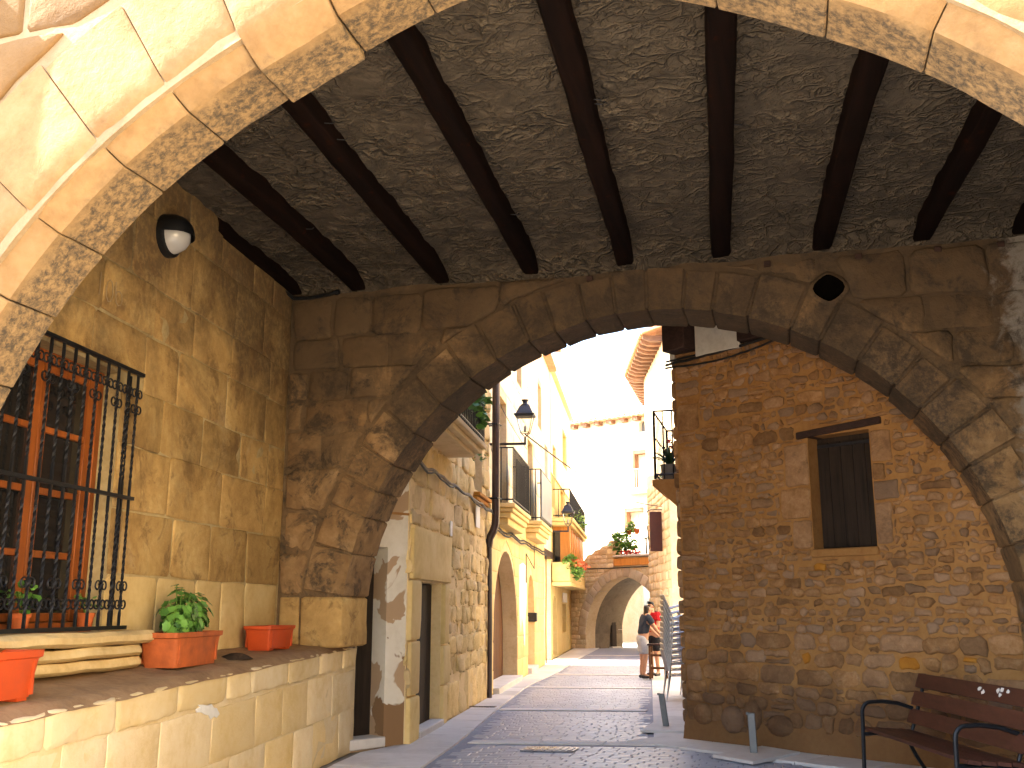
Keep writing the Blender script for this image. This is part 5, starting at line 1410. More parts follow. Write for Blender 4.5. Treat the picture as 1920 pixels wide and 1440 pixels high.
# hanging board on the corner house
hs = thing('hanging_sign', 'dark red board on an iron hoop bracket high on the right, by the rubble gable', 'sign')
HS = Frame(FA.p(-4.6, 0, 0).xy, FA.N.xy, (-FA.T).xy)                 # s: out of the wall
MB().box(0.06, 0.46, -0.02, 0.02, 3.42, 4.72, HS.box, 0.01).build('board', M['sign_red'], hs)
MB().tube([HS.p(0.0, 4.78, 0)] + [HS.p(0.40 + 0.16 * math.sin(t * math.pi / 12), 4.62 + 0.16 * math.cos(t * math.pi / 12), 0) for t in range(7)] + [HS.p(0.56, 4.4, 0), HS.p(0.52, 3.9, 0), HS.p(0.5, 3.5, 0)], 0.018, 6).build('bracket', M['iron'], hs)

# ================================================================== PLANT BOXES ON THE LEDGE
def on_ledge(s, h):
    return ltop(s) + 0.075 * (1 - h / (LH - 0.06)) + 0.0
def trough(name, s, h, L, W, H, mat, lb, ang=0.0, flare=1.16, feet=False):
    z0 = on_ledge(s, h) + 0.008
    t = thing(name, lb, 'plant box', 'plant boxes standing on the stone ledge')
    ca, sa = math.cos(ang), math.sin(ang)
    def fn(p):
        x, y = p[0] * ca - p[1] * sa, p[0] * sa + p[1] * ca
        return LW.p(s + x, z0 + p[2], h + y)
    def ring(k_, z, inset=0.0):
        l, w_ = L / 2 * k_ - inset, W / 2 * k_ - inset
        r_ = 0.03
        o = []
        for cx_, cy_, a0 in ((l - r_, w_ - r_, 0), (-l + r_, w_ - r_, 90), (-l + r_, -w_ + r_, 180), (l - r_, -w_ + r_, 270)):
            for q in range(4): o.append((cx_ + r_ * math.cos(R(a0 + q * 30)), cy_ + r_ * math.sin(R(a0 + q * 30)), z))
        return o
    k0 = 1 / flare
    rings = [ring(k0, 0.0 if not feet else 0.02), ring(k0 + (1 - k0) * 0.85, H * 0.83), ring(1.0, H * 0.84), ring(1.05, H * 0.86), ring(1.06, H), ring(0.98, H), ring(0.96, H * 0.9), ring(0.92, H * 0.80)]
    vs = [fn(p) for r_ in rings for p in r_]; fs = []
    n_ = 16
    for i in range(len(rings) - 1):
        for q in range(n_): fs.append((i * n_ + q, i * n_ + (q + 1) % n_, (i + 1) * n_ + (q + 1) % n_, (i + 1) * n_ + q))
    fs.append(tuple(range(n_ - 1, -1, -1)))
    link('box_body', vs, fs, mat, t, 35)
    v = [fn(p) for p in ring(0.93, H * 0.82)]
    c = fn((0, 0, H * 0.85)); link('soil', v + [c], [(q, (q + 1) % n_, n_) for q in range(n_)], M['soil'], t, 0)
    if feet:
        for x in (-L * 0.33, L * 0.33): MB().box(x - 0.05, x + 0.05, -W * 0.4, W * 0.4, 0.0, 0.02, fn).build('foot', mat, t, 0)
    # raised panel lines on the long sides
    rb_ = MB()
    for sg in (-1, 1):
        for x in (-L * 0.40, L * 0.40): rb_.box(x - 0.012, x + 0.012, sg * (W / 2 * 0.93) - 0.008, sg * (W / 2 * 0.93) + 0.008, H * 0.12, H * 0.78, fn)
    rb_.build('moulded_rib', mat, t, 0)
    return t, fn, H
t1, fn1, H1 = trough('plant_box', 2.80, 0.28, 0.88, 0.32, 0.27, M['terracotta'], 'weathered terracotta plant box with a green ivy-leaved plant on the ledge', 0.03)
t2, fn2, H2 = trough('plant_box', 0.86, 0.27, 0.66, 0.28, 0.235, M['orange_plastic'], 'small bright orange plant box with bare soil at the far end of the ledge', 0.0, feet=True)
t3, fn3, H3 = trough('plant_box', 5.42, 0.34, 0.72, 0.34, 0.29, M['orange_plastic'], 'bright orange plant box nearest the viewer, below the window, cut off by the frame', 0.05, feet=True)
# ivy-leaved plant: every leaf its own part, plus stems
iv = thing('ivy_plant', 'bushy bright green ivy-leaved plant growing in the terracotta box', 'plant')
rng = random.Random(77)
v0, f0 = leaf_geo(random.Random(1), (0, 0, 0), 1.0)
def lobed():
    pr = [(0, -0.1), (0.45, -0.28), (0.62, 0.1), (1.0, 0.22), (0.72, 0.5), (0.55, 0.95), (0.22, 0.78), (0, 1.15), (-0.22, 0.78), (-0.55, 0.95), (-0.72, 0.5), (-1.0, 0.22), (-0.62, 0.1), (-0.45, -0.28)]
    vs = [(0, 0.35, 0.0)] + [(p[0] * 0.6, p[1], 0.12 * abs(p[0]) - 0.08 * p[1] ** 2) for p in pr]
    me = bpy.data.meshes.new('leaf'); me.from_pydata(vs, [], [(0, i + 1, (i + 1) % len(pr) + 1) for i in range(len(pr))])
    me.shade_smooth(); me.materials.append(M['leaf']); return me
lm = lobed()
st = MB()
for cl_, (cx_, rx, hz) in enumerate(((0.09, 0.24, 0.27), (-0.16, 0.24, 0.23), (-0.03, 0.32, 0.15))):
    for i in range(100):
        while True:
            q = Vector((rng.uniform(-1, 1), rng.uniform(-1, 1), rng.uniform(-0.7, 1)))
            if 0.45 < q.length < 1.0: break
        p = fn1((cx_ + q.x * rx, q.y * 0.15, H1 + hz * 0.55 + q.z * hz * 0.85))
        o = bpy.data.objects.new('leaf', lm); COL.objects.link(o); o.parent = iv
        o.location = p
        out_ = (LW.T * q.x + LW.N * q.y * 1.3 + Vector((0, 0, q.z + 0.5))).normalized()
        o.rotation_euler = (out_.to_track_quat('Z', 'Y').to_euler())
        o.rotation_euler.rotate_axis('Z', rng.uniform(0, 6.28))
        sc_ = rng.uniform(0.042, 0.08); o.scale = (sc_, sc_, sc_)
        if i % 3 == 0: st.tube([fn1((cx_ * 0.6, q.y * 0.05, H1 * 0.82)), fn1((cx_ + q.x * rx * 0.5, q.y * 0.08, H1 + hz * 0.4)), p], 0.004, 4)
st.build('stem', M['leaf_light'], iv)
# two small clay pots with seedlings behind the grille
def small_pot(s, lb, pl, n):
    t = thing('clay_pot', lb, 'flower pot', 'small clay pots behind the window grille')
    c = (0, 0, 0); fn = lambda p: LW.p(s + p[0], 1.425 + p[2], 0.0 + p[1])
    MB().lathe([(0.045, 0.0), (0.062, 0.11), (0.07, 0.112), (0.07, 0.14), (0.058, 0.14), (0.055, 0.12)], c, 14, fn).build('pot', M['terracotta'], t)
    MB().lathe([(0.056, 0.118), (0.02, 0.122)], c, 10, fn).build('soil', M['soil'], t)
    p = fn((0, 0, 0.24))
    o = thing('pot_plant', pl, 'plant', 'seedlings in the clay pots')
    foliage(rng, p, (0.12, 0.08, 0.10), n, 0.06).build('foliage', M['leaf'], o)
    mb = MB()
    for _ in range(5): mb.tube([fn((0, 0, 0.12)), fn((rng.uniform(-.05, .05), rng.uniform(-.03, .03), 0.2)), fn((rng.uniform(-.1, .1), rng.uniform(-.05, .05), 0.28))], 0.003, 4)
    mb.build('stem', M['leaf_light'], o)
small_pot(4.58, 'small clay pot with a leafier seedling near the window mullion', 'spreading leafy seedling in the left clay pot behind the grille', 34)
small_pot(3.80, 'small clay pot with a sparse seedling near the right window frame', 'sparse upright seedling in the right clay pot behind the grille', 9)
# little heap of spilt soil
z0 = on_ledge(1.87, 0.34)
v, f = [], []
for r_, z in ((0.15, 0.0), (0.11, 0.025), (0.05, 0.05)):
    for q in range(14): 
        a_ = q * math.pi / 7; k_ = 1 + 0.25 * nz((math.cos(a_), math.sin(a_), r_), 2)
        v.append(LW.p(1.87 + r_ * k_ * 1.3 * math.cos(a_), z0 + z, 0.36 + r_ * k_ * math.sin(a_)))
v.append(LW.p(1.87, z0 + 0.055, 0.36))
f = [(i * 14 + q, i * 14 + (q + 1) % 14, (i + 1) * 14 + (q + 1) % 14, (i + 1) * 14 + q) for i in range(2) for q in range(14)] + [(28 + q, 28 + (q + 1) % 14, 42) for q in range(14)]
tag(link('soil_heap', v, f, M['soil'], None, 60), 'small dark heap of spilt soil on the ledge between two plant boxes', 'soil')

# plants on balconies
rng = random.Random(88)
bp = thing('balcony_plant', 'green leafy plant spilling over the balcony half hidden by the arch', 'plant')
for s, z, r_ in ((0.2, 4.55, 0.32), (0.8, 4.45, 0.30), (1.4, 4.5, 0.34), (1.9, 4.35, 0.22)):
    p = SL.p(s, z, 0.40); foliage(rng, p, (r_, r_ * 0.8, r_ * 1.1), 150, 0.10).build('foliage', M['leaf'], bp)
p = SL.p(2.2, 3.85, 0.45); foliage(rng, p, (0.12, 0.10, 0.16), 22, 0.06).build('foliage', M['leaf_light'], bp)
bpt = thing('balcony_pot', 'row of clay pots on the balcony half hidden by the arch', 'flower pots')
for s in (0.3, 0.9, 1.5): MB().lathe([(0.09, 0.0), (0.12, 0.2), (0.13, 0.22), (0.10, 0.22)], SL.p(s, 4.03, 0.32), 12).build('pot', M['terracotta'], bpt)
# agave in a grey pot on the gable balcony
ag = thing('balcony_pot', 'grey round pot holding a spiky plant on the balcony above the chairs', 'flower pot')
pc = BF.p(0.30, 3.505, 0.36)
MB().lathe([(0.10, 0.0), (0.12, 0.02), (0.145, 0.24), (0.15, 0.25), (0.135, 0.25), (0.13, 0.22)], pc, 16).build('pot', M['pot_grey'], ag)
MB().lathe([(0.13, 0.215), (0.03, 0.225)], pc, 12).build('soil', M['soil'], ag)
sp = thing('spiky_plant', 'dark spiky rosette plant with a red flower in the grey balcony pot', 'plant')
for i in range(22):
    a_ = i * 2.4; tilt = 0.25 + 0.9 * (i / 22); L = rng.uniform(0.30, 0.42)
    d = Vector((math.cos(a_), math.sin(a_), 0)); s_ = Vector((-d.y, d.x, 0)); vs = []
    for k_ in range(5):
        t = k_ / 4; ang = tilt * (0.7 + 0.5 * t)
        p = pc + Vector((0, 0, 0.22)) + d * (L * t * math.sin(ang)) + Vector((0, 0, L * t * math.cos(ang)))
        w_ = 0.035 * (1 - t ** 2) + 0.002
        vs += [p - s_ * w_ + Vector((0, 0, 0.012)), p - d * 0.004, p + s_ * w_ + Vector((0, 0, 0.012))]
    link('leaf', vs, [(k_ * 3 + q, k_ * 3 + q + 1, k_ * 3 + q + 4, k_ * 3 + q + 3) for k_ in range(4) for q in range(2)], M['leaf_dark'], sp)
foliage(rng, pc + Vector((0.02, 0.1, 0.62)), (0.06, 0.06, 0.10), 18, 0.05).build('flower', M['petal_red'], sp)
foliage(rng, BF.p(0.7, 3.6, 0.42), (0.12, 0.2, 0.1), 40, 0.07).build('foliage', M['leaf_light'], sp)
# gallery flowers
gp = thing('gallery_flowers', 'trailing green plants with coral geraniums along the yellow gallery planter', 'plants')
for i in range(9):
    s = 20.4 + i * 0.42
    p = SL.p(s, 3.06 + rng.uniform(-.08, .1), GH + 0.02); foliage(rng, p, (0.26, 0.18, 0.20), 60, 0.11).build('foliage', M['leaf_light'], gp)
for i in range(7):
    p = SL.p(20.45 + i * 0.5, 2.85 + rng.uniform(-.12, .1), GH + 0.10); foliage(rng, p, (0.22, 0.16, 0.26), 55, 0.12).build('foliage', M['leaf'], gp)
for i in range(9):
    p = SL.p(20.4 + i * 0.42, 3.02 + rng.uniform(-.06, .06), GH + 0.24); foliage(rng, p, (0.20, 0.12, 0.13), 46, 0.09).build('flower', M['petal_pink'], gp)
up_ = thing('upper_gallery_plants', 'small green plants on the upper railing above the orange gallery', 'plants')
for i in range(5):
    p = SL.p(22.5 + i * 1.1, 4.72, GH + 0.02); foliage(rng, p, (0.28, 0.2, 0.22), 40, 0.12).build('foliage', M['leaf_light'], up_)
# terrace plants on the gate house
tp = thing('terrace_plants', 'green shrubs and red flowers on the terrace above the pointed arch', 'plants')
for s, z, r_, mt in ((2.45, 4.0, 0.30, 'leaf'), (2.75, 4.15, 0.34, 'leaf'), (3.0, 3.95, 0.30, 'leaf'), (2.35, 4.35, 0.22, 'leaf_light'), (2.95, 4.65, 0.22, 'leaf_light'), (4.3, 3.8, 0.22, 'leaf')):
    foliage(rng, GA.p(s, z, -0.12), (r_, r_ * 0.8, r_), 70, 0.16).build('foliage', M[mt], tp)
for s, z in ((2.7, 3.72), (2.95, 3.74), (3.2, 3.72), (3.45, 3.70)):
    foliage(rng, GA.p(s, z, -0.02), (0.15, 0.12, 0.10), 36, 0.09).build('flower', M['petal_red'], tp)
for s in (2.95, 3.35): 
    o = thing('hanging_pot', 'small terracotta pot hung above the terrace of the gatehouse, %s of two' % ('left' if s < 3 else 'right'), 'flower pot', 'pots hung above the gate terrace')
    MB().lathe([(0.07, 0.0), (0.12, 0.18), (0.13, 0.2), (0.10, 0.2)], GA.p(s, 4.42, -0.1), 12).build('pot', M['terracotta'], o)
    MB().tube([GA.p(s, 4.62, -0.1), GA.p(s, 5.2, -0.25)], 0.008, 4).build('wire', M['cable'], o)
tt = thing('terrace_canopy', 'low white canopy edge and plank shelf on the gatehouse terrace', 'canopy')
MB().box(2.5, 4.2, -1.6, -1.5, 4.34, 4.40, GA.box).build('shelf_board', M['lintel'], tt, 0)
for s in (2.6, 4.1): MB().tube([GA.p(s, 3.6, -1.55), GA.p(s, 4.34, -1.55)], 0.04, 6).build('post', M['lintel'], tt)
out = [(3.75, 3.64), (5.2, 3.64), (5.2, 5.6), (4.7, 4.95), (4.2, 4.75), (3.95, 4.5), (3.8, 4.1)]
ps = slab(GA, out, -0.9, -0.6, M['white_wall'], 'terrace_shed', None); tag(ps, 'rounded pale plaster shed corner on the gatehouse terrace', 'shed')

# ================================================================== STREET FURNITURE
def bollard(x, y, lb, poly, tilt):
    t = thing('bollard', lb, 'bollard', 'short steel posts on pale stone plates')
    c = cen(poly)
    n = len(poly)
    v = [(p[0], p[1], 0.02) for p in poly] + [(p[0], p[1], 0.045) for p in poly] + [(c[0] + (p[0] - c[0]) * 0.985, c[1] + (p[1] - c[1]) * 0.985, 0.052) for p in poly]
    link('base_plate', v, [(i, (i + 1) % n, n + (i + 1) % n, n + i) for i in range(n)] + [(n + i, n + (i + 1) % n, 2 * n + (i + 1) % n, 2 * n + i) for i in range(n)] + [tuple(range(2 * n, 3 * n))], M['slab'], t, 0)
    def fn(p): return Vector((x + p[0] + tilt * p[2], y + p[1], 0.05 + p[2]))
    MB().box(-0.04, 0.04, -0.025, 0.025, 0.0, 0.42, fn, 0.006).build('post', M['steel'], t)
    MB().box(-0.055, -0.02, -0.036, 0.036, 0.40, 0.425, fn, 0.004).build('post_cap', M['steel'], t)
bollard(-1.70, 14.35, 'short leaning steel post on a pale plate beside the gable corner', [(-1.97, 13.80), (-1.36, 13.80), (-1.40, 14.80), (-1.93, 14.75)], -0.12)
bollard(-0.47, 12.0, 'short steel post on a diamond plate in front of the rubble gable', [(-0.90, 11.75), (-0.46, 11.33), (0.02, 12.22), (-0.40, 12.62)], -0.03)
# iron drain cover in the road, and a slot drain by the left wall
dc = thing('drain_cover', 'shiny worn iron drain cover set in the dark setts', 'drain cover')
def dfn(p): return Vector((-2.75 + p[0], 11.95 + p[1] + 0.17 * p[0], p[2]))
MB().box(-0.30, 0.30, -0.17, 0.17, 0.012, 0.024, dfn, 0.004).build('frame', M['plate_iron'], dc)
for i in range(8): MB().box(-0.27 + i * 0.07, -0.222 + i * 0.07, -0.14, 0.14, 0.025, 0.032, dfn, 0.003).build('bar', M['plate_iron'], dc)
sd = MB()
for i in range(6): sd.box(-0.3 + i * 0.1, -0.21 + i * 0.1, -0.06, 0.06, 0.0, 0.01, lambda p: Vector((-4.98 + p[0] * 0.9, 16.55 + p[1] + 0.1 * p[0], 0.026 + p[2])))
tag(sd.build('slot_drain', M['pipe'], None, 0), 'narrow dark slot drain in the left pavement below the drainpipe', 'drain')

# bench along the right of the porch
bn = thing('park_bench', 'dark bench with red-brown slats and black tube arms, in the right corner', 'bench')
bt = Vector((0.27, -0.963, 0)).normalized(); bnn = Vector((-bt.y, bt.x, 0))
if bnn.x < 0: bnn = -bnn                                             # towards the back of the bench
BN = Frame((0.62, 10.95), bt.xy, bnn.xy)                             # s along the seat, h from the front to the back
def sl(s0, s1, h0, z0, h1, z1, th, nm='slat'):
    d = Vector((h1 - h0, z1 - z0)); n_ = Vector((-d.y, d.x)).normalized() * th
    v = []
    for s in (s0, s0 + 0.008, s1 - 0.008, s1):
        e = 0.004 if s in (s0, s1) else 0
        v += [BN.p(s, z0 + e, h0), BN.p(s, z1 - e, h1), BN.p(s, z1 + n_.y - e, h1 + n_.x), BN.p(s, z0 + n_.y + e, h0 + n_.x)]
    f = [(0, 1, 2, 3), (15, 14, 13, 12)] + [(i * 4 + q, (i + 1) * 4 + q, (i + 1) * 4 + (q + 1) % 4, i * 4 + (q + 1) % 4) for i in range(3) for q in range(4)]
    return link(nm, v, f, M['bench_wood'], bn, 0)
for i in range(4): sl(-0.02, 2.25, 0.015 + i * 0.115, 0.435 - 0.006 * i, 0.12 + i * 0.115, 0.43 - 0.006 * i, 0.028)
backs = [sl(-0.02, 2.25, 0.475 + i * 0.055, 0.50 + i * 0.165, 0.475 + i * 0.055 + 0.045, 0.63 + i * 0.165, 0.03) for i in range(3)]
for s, z in ((1.33, 0.92), (1.40, 0.90), (1.66, 0.93), (1.70, 0.90), (1.72, 0.94), (1.82, 0.93)):
    k_ = random.Random(int(s * 100)); out = [(s + k_.uniform(0.012, 0.035) * math.cos(q), z + k_.uniform(0.008, 0.026) * math.sin(q)) for q in (0, 0.8, 1.6, 2.4, 3.2, 4.0, 4.8, 5.6)]
    hs_ = lambda z: 0.585 + (z - 0.83) * 0.33
    v = [BN.p(p[0], p[1], hs_(p[1]) - 0.036) for p in out] + [BN.p(p[0], p[1], hs_(p[1]) - 0.026) for p in out]
    link('paint_chip', v, [tuple(range(8)), tuple(range(15, 7, -1))] + [(q, (q + 1) % 8, 8 + (q + 1) % 8, 8 + q) for q in range(8)], M['white'], backs[2], 0)
for s in (0.02, 2.10):
    fr_ = MB()
    arm = [BN.p(s, 0.0, -0.02), BN.p(s, 0.55, 0.0)] + [BN.p(s, 0.60 + 0.10 * math.sin(t), 0.09 - 0.09 * math.cos(t)) for t in (0.0, 0.4, 0.8, 1.2, 1.57)] + [BN.p(s, 0.705, 0.2), BN.p(s, 0.69, 0.35), BN.p(s, 0.64, 0.50)]
    fr_.tube(arm, 0.019, 8)
    fr_.build('arm', M['iron'], bn)
    MB().tube([BN.p(s, 0.40, 0.0), BN.p(s, 0.41, 0.25), BN.p(s, 0.39, 0.46), BN.p(s, 0.5, 0.505), BN.p(s, 0.96, 0.66)], 0.018, 8).build('frame', M['iron'], bn)
    MB().tube([BN.p(s, 0.40, 0.40), BN.p(s, 0.2, 0.50), BN.p(s, 0.0, 0.62)], 0.018, 8).build('leg', M['iron'], bn)

# stacked aluminium terrace chairs
CH = {}
def chair_parts():
    r = 0.0125
    legs = []
    P_ = []
    for sy in (-1, 1):
        y = 0.27 * sy
        P_.append(('arm', [(0.26, y, 0.0), (0.24, y, 0.40), (0.235, y, 0.60), (0.20, y, 0.655), (0.14, y, 0.665), (-0.10, y, 0.64), (-0.24, y, 0.62)], r, 'alu'))
        P_.append(('leg', [(-0.28, y * 0.95, 0.0), (-0.20, y * 0.95, 0.42), (-0.235, y * 0.9, 0.62), (-0.30, y * 0.85, 0.86)], r, 'alu'))
    P_.append(('back_frame', [(-0.30, -0.23, 0.86), (-0.31, -0.12, 0.875), (-0.31, 0.12, 0.875), (-0.30, 0.23, 0.86)], r, 'alu'))
    P_.append(('seat_frame', [(0.235, -0.26, 0.43), (-0.2, -0.25, 0.42), (-0.2, 0.25, 0.42), (0.235, 0.26, 0.43)], r, 'alu'))
    out = []
    for nm, pts, rr, mt in P_:
        mb = MB().tube(pts, rr, 6); out.append((nm, mb, mt))
    for i in range(5):
        x = -0.17 + i * 0.095; out.append(('seat_slat', MB().box(x, x + 0.07, -0.25, 0.25, 0.432, 0.444), 'alu'))
    for i in range(6):
        y = -0.2 + i * 0.08
        out.append(('back_slat', MB().tube([(-0.225, y, 0.50), (-0.30, y, 0.86)], 0.010, 5), 'alu'))
    return out
parts = []
for nm, mb, mt in chair_parts():
    me = bpy.data.meshes.new(nm); me.from_pydata(mb.v, [], mb.f); me.shade_smooth(); me.set_sharp_from_angle(angle=R(40)); me.materials.append(M[mt]); parts.append((nm, me))
def chair(x, y, z, rz, lb, tilt=0.0):
    t = thing('terrace_chair', lb, 'chair', 'aluminium terrace chairs stacked against the right wall')
    t.location = (x, y, z); t.rotation_euler = (0, tilt, rz)
    for nm, me in parts:
        o = bpy.data.objects.new(nm, me); COL.objects.link(o); o.parent = t
ordn = ['bottom', 'second', 'third', 'fourth', 'fifth', 'sixth', 'seventh', 'eighth', 'ninth', 'tenth', 'top']
for i in range(11):
    chair(-1.95 + 0.014 * i, 18.75 - 0.012 * i, 0.02 + 0.098 * i, R(14), '%s aluminium chair %s the leaning stack beside the gable corner' % (ordn[i], 'of' if i in (0, 10) else 'up in'), -0.012 * i)
for i in range(8):
    chair(-1.74 + 0.01 * i, 19.55, 0.02 + 0.098 * i, R(10), '%s chair of the shorter stack just behind the tall leaning stack' % ('bottom', 'second', 'third', 'fourth', 'fifth', 'sixth', 'seventh', 'top')[i], -0.01 * i)
# wooden bar stool beside the two people
ts = thing('wooden_stool', 'dark brown wooden stool standing between the two people', 'stool')
def sfn(p): return Vector((-2.98 + p[0], 24.05 + p[1], 0.022 + p[2]))
for x in (-0.17, 0.17):
    for y in (-0.17, 0.17): MB().box(x - 0.022, x + 0.022, y - 0.022, y + 0.022, 0.0, 0.74, sfn, 0.004).build('leg', M['door_wood'], ts)
MB().box(-0.22, 0.22, -0.22, 0.22, 0.742, 0.78, sfn, 0.01).build('seat', M['lintel'], ts)
for z in (0.22, 0.5):
    for y in (-0.17, 0.17): MB().box(-0.147, 0.147, y - 0.012, y + 0.012, z, z + 0.035, sfn).build('stretcher', M['door_wood'], ts)
    for x in (-0.17, 0.17): MB().box(x - 0.012, x + 0.012, -0.147, 0.147, z + 0.05, z + 0.085, sfn).build('stretcher', M['door_wood'], ts)

# ================================================================== PEOPLE
def skin_mesh(name, verts, edges, radii, mat, parent, sub=2, root=0):
    me = bpy.data.meshes.new(name); me.from_pydata(verts, edges, [])
    o = bpy.data.objects.new(name, me); COL.objects.link(o)
    o.modifiers.new('skin', 'SKIN')
    for i, r_ in enumerate(radii):
        sv = me.skin_vertices[0].data[i]; sv.radius = r_ if isinstance(r_, tuple) else (r_, r_); sv.use_root = (i == root)
    sb = o.modifiers.new('sub', 'SUBSURF'); sb.levels = sb.render_levels = sub
    dg = bpy.context.evaluated_depsgraph_get(); dg.update()
    m2 = bpy.data.meshes.new_from_object(o.evaluated_get(dg))
    bpy.data.objects.remove(o); bpy.data.meshes.remove(me)
    m2.name = name; m2.shade_smooth(); m2.materials.clear(); m2.materials.append(mat)
    o = bpy.data.objects.new(name, m2); COL.objects.link(o); o.parent = parent
    return o
def person(lb, loc, rz, H, J, bulk, shirt, shorts, hairlong, cap=False, shades=False):
    """J: joints in the person's own axes, +Y is where they face; one vertex per joint"""
    t = thing('person', lb, 'person'); t.location = loc; t.rotation_euler = (0, 0, rz); t.scale = (H / 1.70,) * 3
    names = list(J); V = [J[n] for n in names]; ix = {n: i for i, n in enumerate(names)}
    E = [('pelvis', 'waist'), ('waist', 'chest'), ('chest', 'neck'), ('neck', 'skull'), ('skull', 'crown'), ('pelvis', 'hipL'), ('pelvis', 'hipR')]
    for s in 'LR':
        E += [('hip' + s, 'knee' + s), ('knee' + s, 'ankle' + s), ('ankle' + s, 'toe' + s), ('chest', 'sh' + s), ('sh' + s, 'el' + s), ('el' + s, 'wr' + s), ('wr' + s, 'palm' + s)]
    b = bulk
    rad = dict(pelvis=(0.145 * b, 0.115 * b), waist=(0.13 * b, 0.10 * b), chest=(0.15 * b, 0.11 * b), neck=0.055, skull=(0.082, 0.095), crown=(0.07, 0.08))
    for s in 'LR':
        rad.update({'hip' + s: 0.095 * b, 'knee' + s: 0.062 * b, 'ankle' + s: 0.04, 'toe' + s: 0.03, 'sh' + s: 0.06 * b, 'el' + s: 0.043 * b, 'wr' + s: 0.028, 'palm' + s: (0.034, 0.02)})
    skin_mesh('body', V, [(ix[a], ix[c]) for a, c in E], [rad[n] for n in names], M['skin'], t)
    def sub(nm, keys, edges, k, mat, over=None):
        ks = list(keys); ii = {n: i for i, n in enumerate(ks)}
        rr = []
        for n in ks:
            r_ = (over or {}).get(n, rad.get(n, 0.05)); rr.append(tuple(q * k for q in r_) if isinstance(r_, tuple) else r_ * k)
        return skin_mesh(nm, [keys[n] for n in ks], [(ii[a], ii[c]) for a, c in edges], rr, mat, t)
    L = lambda a, c, q: tuple(a[i] + (c[i] - a[i]) * q for i in range(3))
    ks = {'chest': J['chest'], 'waist': J['waist'], 'hem': L(J['waist'], J['pelvis'], 0.8), 'col': L(J['chest'], J['neck'], 0.55)}
    ed = [('hem', 'waist'), ('waist', 'chest'), ('chest', 'col')]
    for s in 'LR':
        ks['sh' + s] = J['sh' + s]; ks['sl' + s] = L(J['sh' + s], J['el' + s], 0.68); ed += [('chest', 'sh' + s), ('sh' + s, 'sl' + s)]
    sub('shirt', ks, ed, 1.14, shirt, dict(hem=(0.155 * b, 0.125 * b), col=0.075, slL=0.066 * b, slR=0.066 * b, shL=0.068 * b, shR=0.068 * b))
    ks = {'pelvis': J['pelvis'], 'top': L(J['pelvis'], J['waist'], 0.45)}
    ed = [('pelvis', 'top')]
    for s in 'LR':
        ks['hip' + s] = J['hip' + s]; ks['cu' + s] = L(J['hip' + s], J['knee' + s], 0.9); ed += [('pelvis', 'hip' + s), ('hip' + s, 'cu' + s)]
    sub('shorts', ks, ed, 1.12, shorts, dict(top=(0.14 * b, 0.112 * b), cuL=0.085 * b, cuR=0.085 * b))
    for s in 'LR':
        a_, c_ = J['ankle' + s], J['toe' + s]
        heel = (a_[0] - (c_[0] - a_[0]) * 0.4, a_[1] - (c_[1] - a_[1]) * 0.35, 0.04)
        sub('shoe', {'h': heel, 'm': L(heel, (c_[0], c_[1], 0.035), 0.5), 't': (c_[0], c_[1] + 0.02, 0.032)}, [('h', 'm'), ('m', 't')], 1.0, M['shoe'], dict(h=0.046, m=0.046, t=0.036))
        # hand: palm is in the body; five separate fingers
        w_, p_ = Vector(J['wr' + s]), Vector(J['palm' + s]); d = (p_ - w_).normalized(); sd_ = d.cross(Vector((0, 0, 1)))
        sd_ = sd_.normalized() if sd_.length > 0.1 else Vector((1, 0, 0))
        up = sd_.cross(d)
        for q, ln in ((-1.5, 0.062), (-0.5, 0.075), (0.5, 0.08), (1.5, 0.07)):
            b0 = p_ + sd_ * q * 0.017
            skin_mesh('finger', [tuple(b0 - d * 0.01), tuple(b0 + d * ln * 0.5 - up * 0.008), tuple(b0 + d * ln - up * 0.03)], [(0, 1), (1, 2)], [0.010, 0.009, 0.007], M['skin'], t, 1)
        sg = 1 if s == 'L' else -1
        b0 = w_ + d * 0.03 + sd_ * 0.03 * sg
        skin_mesh('finger', [tuple(b0 - sd_ * 0.015 * sg), tuple(b0 + d * 0.03 + sd_ * 0.015 * sg), tuple(b0 + d * 0.055 + sd_ * 0.012 * sg)], [(0, 1), (1, 2)], [0.012, 0.010, 0.008], M['skin'], t, 1)
    sk, cr = Vector(J['skull']), Vector(J['crown'])
    f_ = Vector((0, 1, 0))
    hk = {'a': tuple(cr + Vector((0, -0.01, 0.035))), 'b': tuple(sk + Vector((0, -0.055, 0.03))), 'c': tuple(sk + Vector((0, -0.06, -0.06)))}
    he = [('a', 'b'), ('b', 'c')]; ho = dict(a=(0.085, 0.088), b=(0.092, 0.075), c=(0.075, 0.05))
    if hairlong:
        hk['d'] = tuple(sk + Vector((0, -0.095, -0.20))); hk['e'] = tuple(sk + Vector((0.0, -0.12, -0.34))); he += [('c', 'd'), ('d', 'e')]; ho.update(c=(0.095, 0.06), d=(0.085, 0.045), e=(0.05, 0.025))
    sub('hair', hk, he, 1.0, M['hair'], ho)
    face = sk + Vector((0, 0.088, -0.01))
    skin_mesh('nose', [tuple(face + Vector((0, 0.0, 0.02))), tuple(face + Vector((0, 0.022, -0.02)))], [(0, 1)], [0.010, 0.014], M['skin'], t, 1)
    for sx in (-1, 1):
        skin_mesh('ear', [tuple(sk + Vector((sx * 0.085, 0.0, 0.015))), tuple(sk + Vector((sx * 0.09, -0.005, -0.03)))], [(0, 1)], [0.018, 0.012], M['skin'], t, 1)
        MB().lathe([(0.004, -0.008), (0.012, 0.0), (0.004, 0.008)], tuple(face + Vector((sx * 0.032, -0.002, 0.028))), 8).build('eye', M['white'], t)
    MB().box(-0.024, 0.024, face.y - 0.012, face.y + 0.004, face.z - 0.062, face.z - 0.05).build('mouth', M['petal_pink'], t)
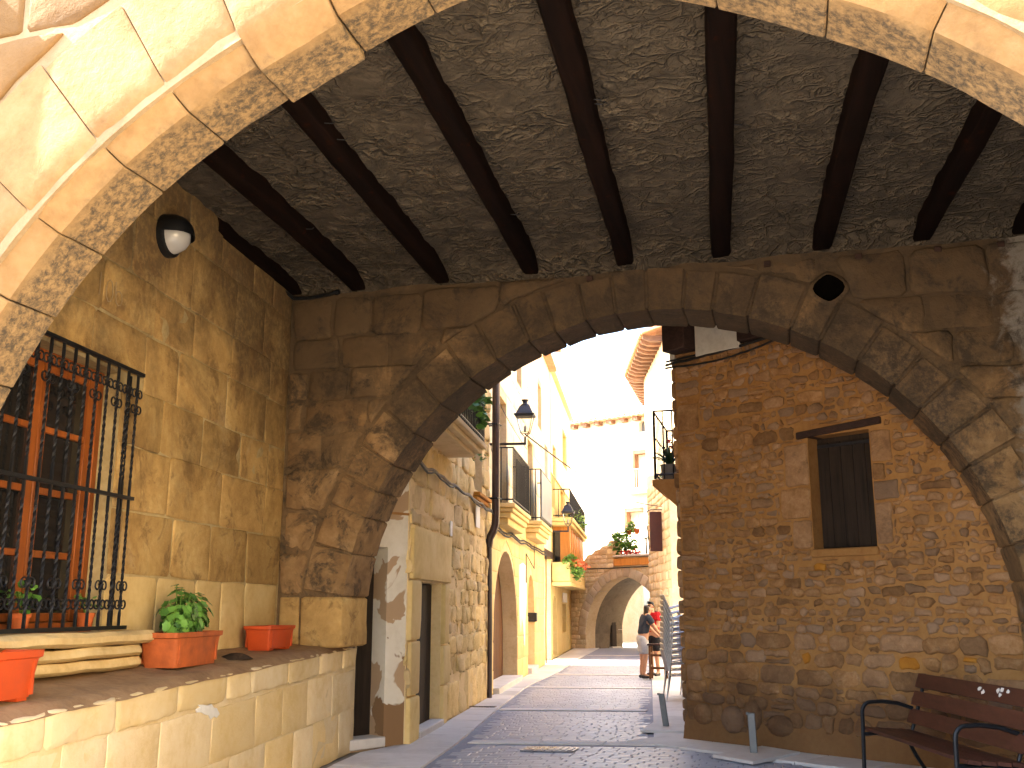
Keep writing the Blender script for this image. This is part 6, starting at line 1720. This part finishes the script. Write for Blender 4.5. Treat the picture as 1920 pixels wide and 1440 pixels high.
    if shades:
        mb = MB().box(-0.068, -0.008, face.y - 0.002, face.y + 0.012, face.z + 0.008, face.z + 0.046, None, 0.006).box(0.008, 0.068, face.y - 0.002, face.y + 0.012, face.z + 0.008, face.z + 0.046, None, 0.006)
        mb.box(-0.09, 0.09, face.y - 0.004, face.y + 0.004, face.z + 0.034, face.z + 0.042); mb.build('sunglasses', M['shoe'], t)
    if cap:
        sub('cap', {'a': tuple(cr + Vector((0, 0.0, 0.03))), 'b': tuple(sk + Vector((0, 0.0, 0.075)))}, [('a', 'b')], 1.0, M['shoe'], dict(a=(0.085, 0.095), b=(0.096, 0.108)))
        MB().box(-0.07, 0.07, 0.07, 0.17, sk.z + 0.07, sk.z + 0.082, None, 0.004).build('cap_peak', M['shoe'], t)
    return t
def joints(lean, arm, head=0.0, spread=0.085):
    J = dict(pelvis=(0, 0, 0.93), waist=(0, lean * 0.35, 1.09), chest=(0, lean, 1.30), neck=(0, lean * 1.25 + 0.01, 1.475), skull=(head, lean * 1.4 + 0.035, 1.575), crown=(head, lean * 1.4 + 0.025, 1.645))
    for s, sx in (('L', -1), ('R', 1)):
        J['hip' + s] = (sx * 0.09, 0.0, 0.86); J['knee' + s] = (sx * spread, 0.03, 0.48); J['ankle' + s] = (sx * spread, -0.02, 0.08); J['toe' + s] = (sx * (spread + 0.03), 0.14, 0.03)
        J['sh' + s] = (sx * 0.18, lean * 1.05, 1.40)
        e, w_ = arm[s]; J['el' + s] = e; J['wr' + s] = w_
        d = (Vector(w_) - Vector(e)).normalized(); J['palm' + s] = tuple(Vector(w_) + d * 0.075)
    return J
person('woman with long dark hair in dark t-shirt and light grey shorts, seen from behind', (-3.36, 24.25, 0.022), R(-62), 1.66,
       joints(0.10, {'L': ((-0.22, 0.26, 1.16), (-0.16, 0.44, 0.98)), 'R': ((0.23, 0.24, 1.15), (0.15, 0.45, 0.95))}, 0.0), 1.13, M['navy'], M['grey_short'], True)
person('man in red t-shirt, dark cap and sunglasses, facing the street behind the chairs', (-3.20, 25.15, 0.022), R(150), 1.74,
       joints(0.06, {'L': ((-0.24, 0.14, 1.14), (-0.14, 0.36, 1.05)), 'R': ((0.24, 0.12, 1.14), (0.12, 0.34, 1.02))}, 0.0), 1.0, M['red_shirt'], M['dark_short'], False, True, True)
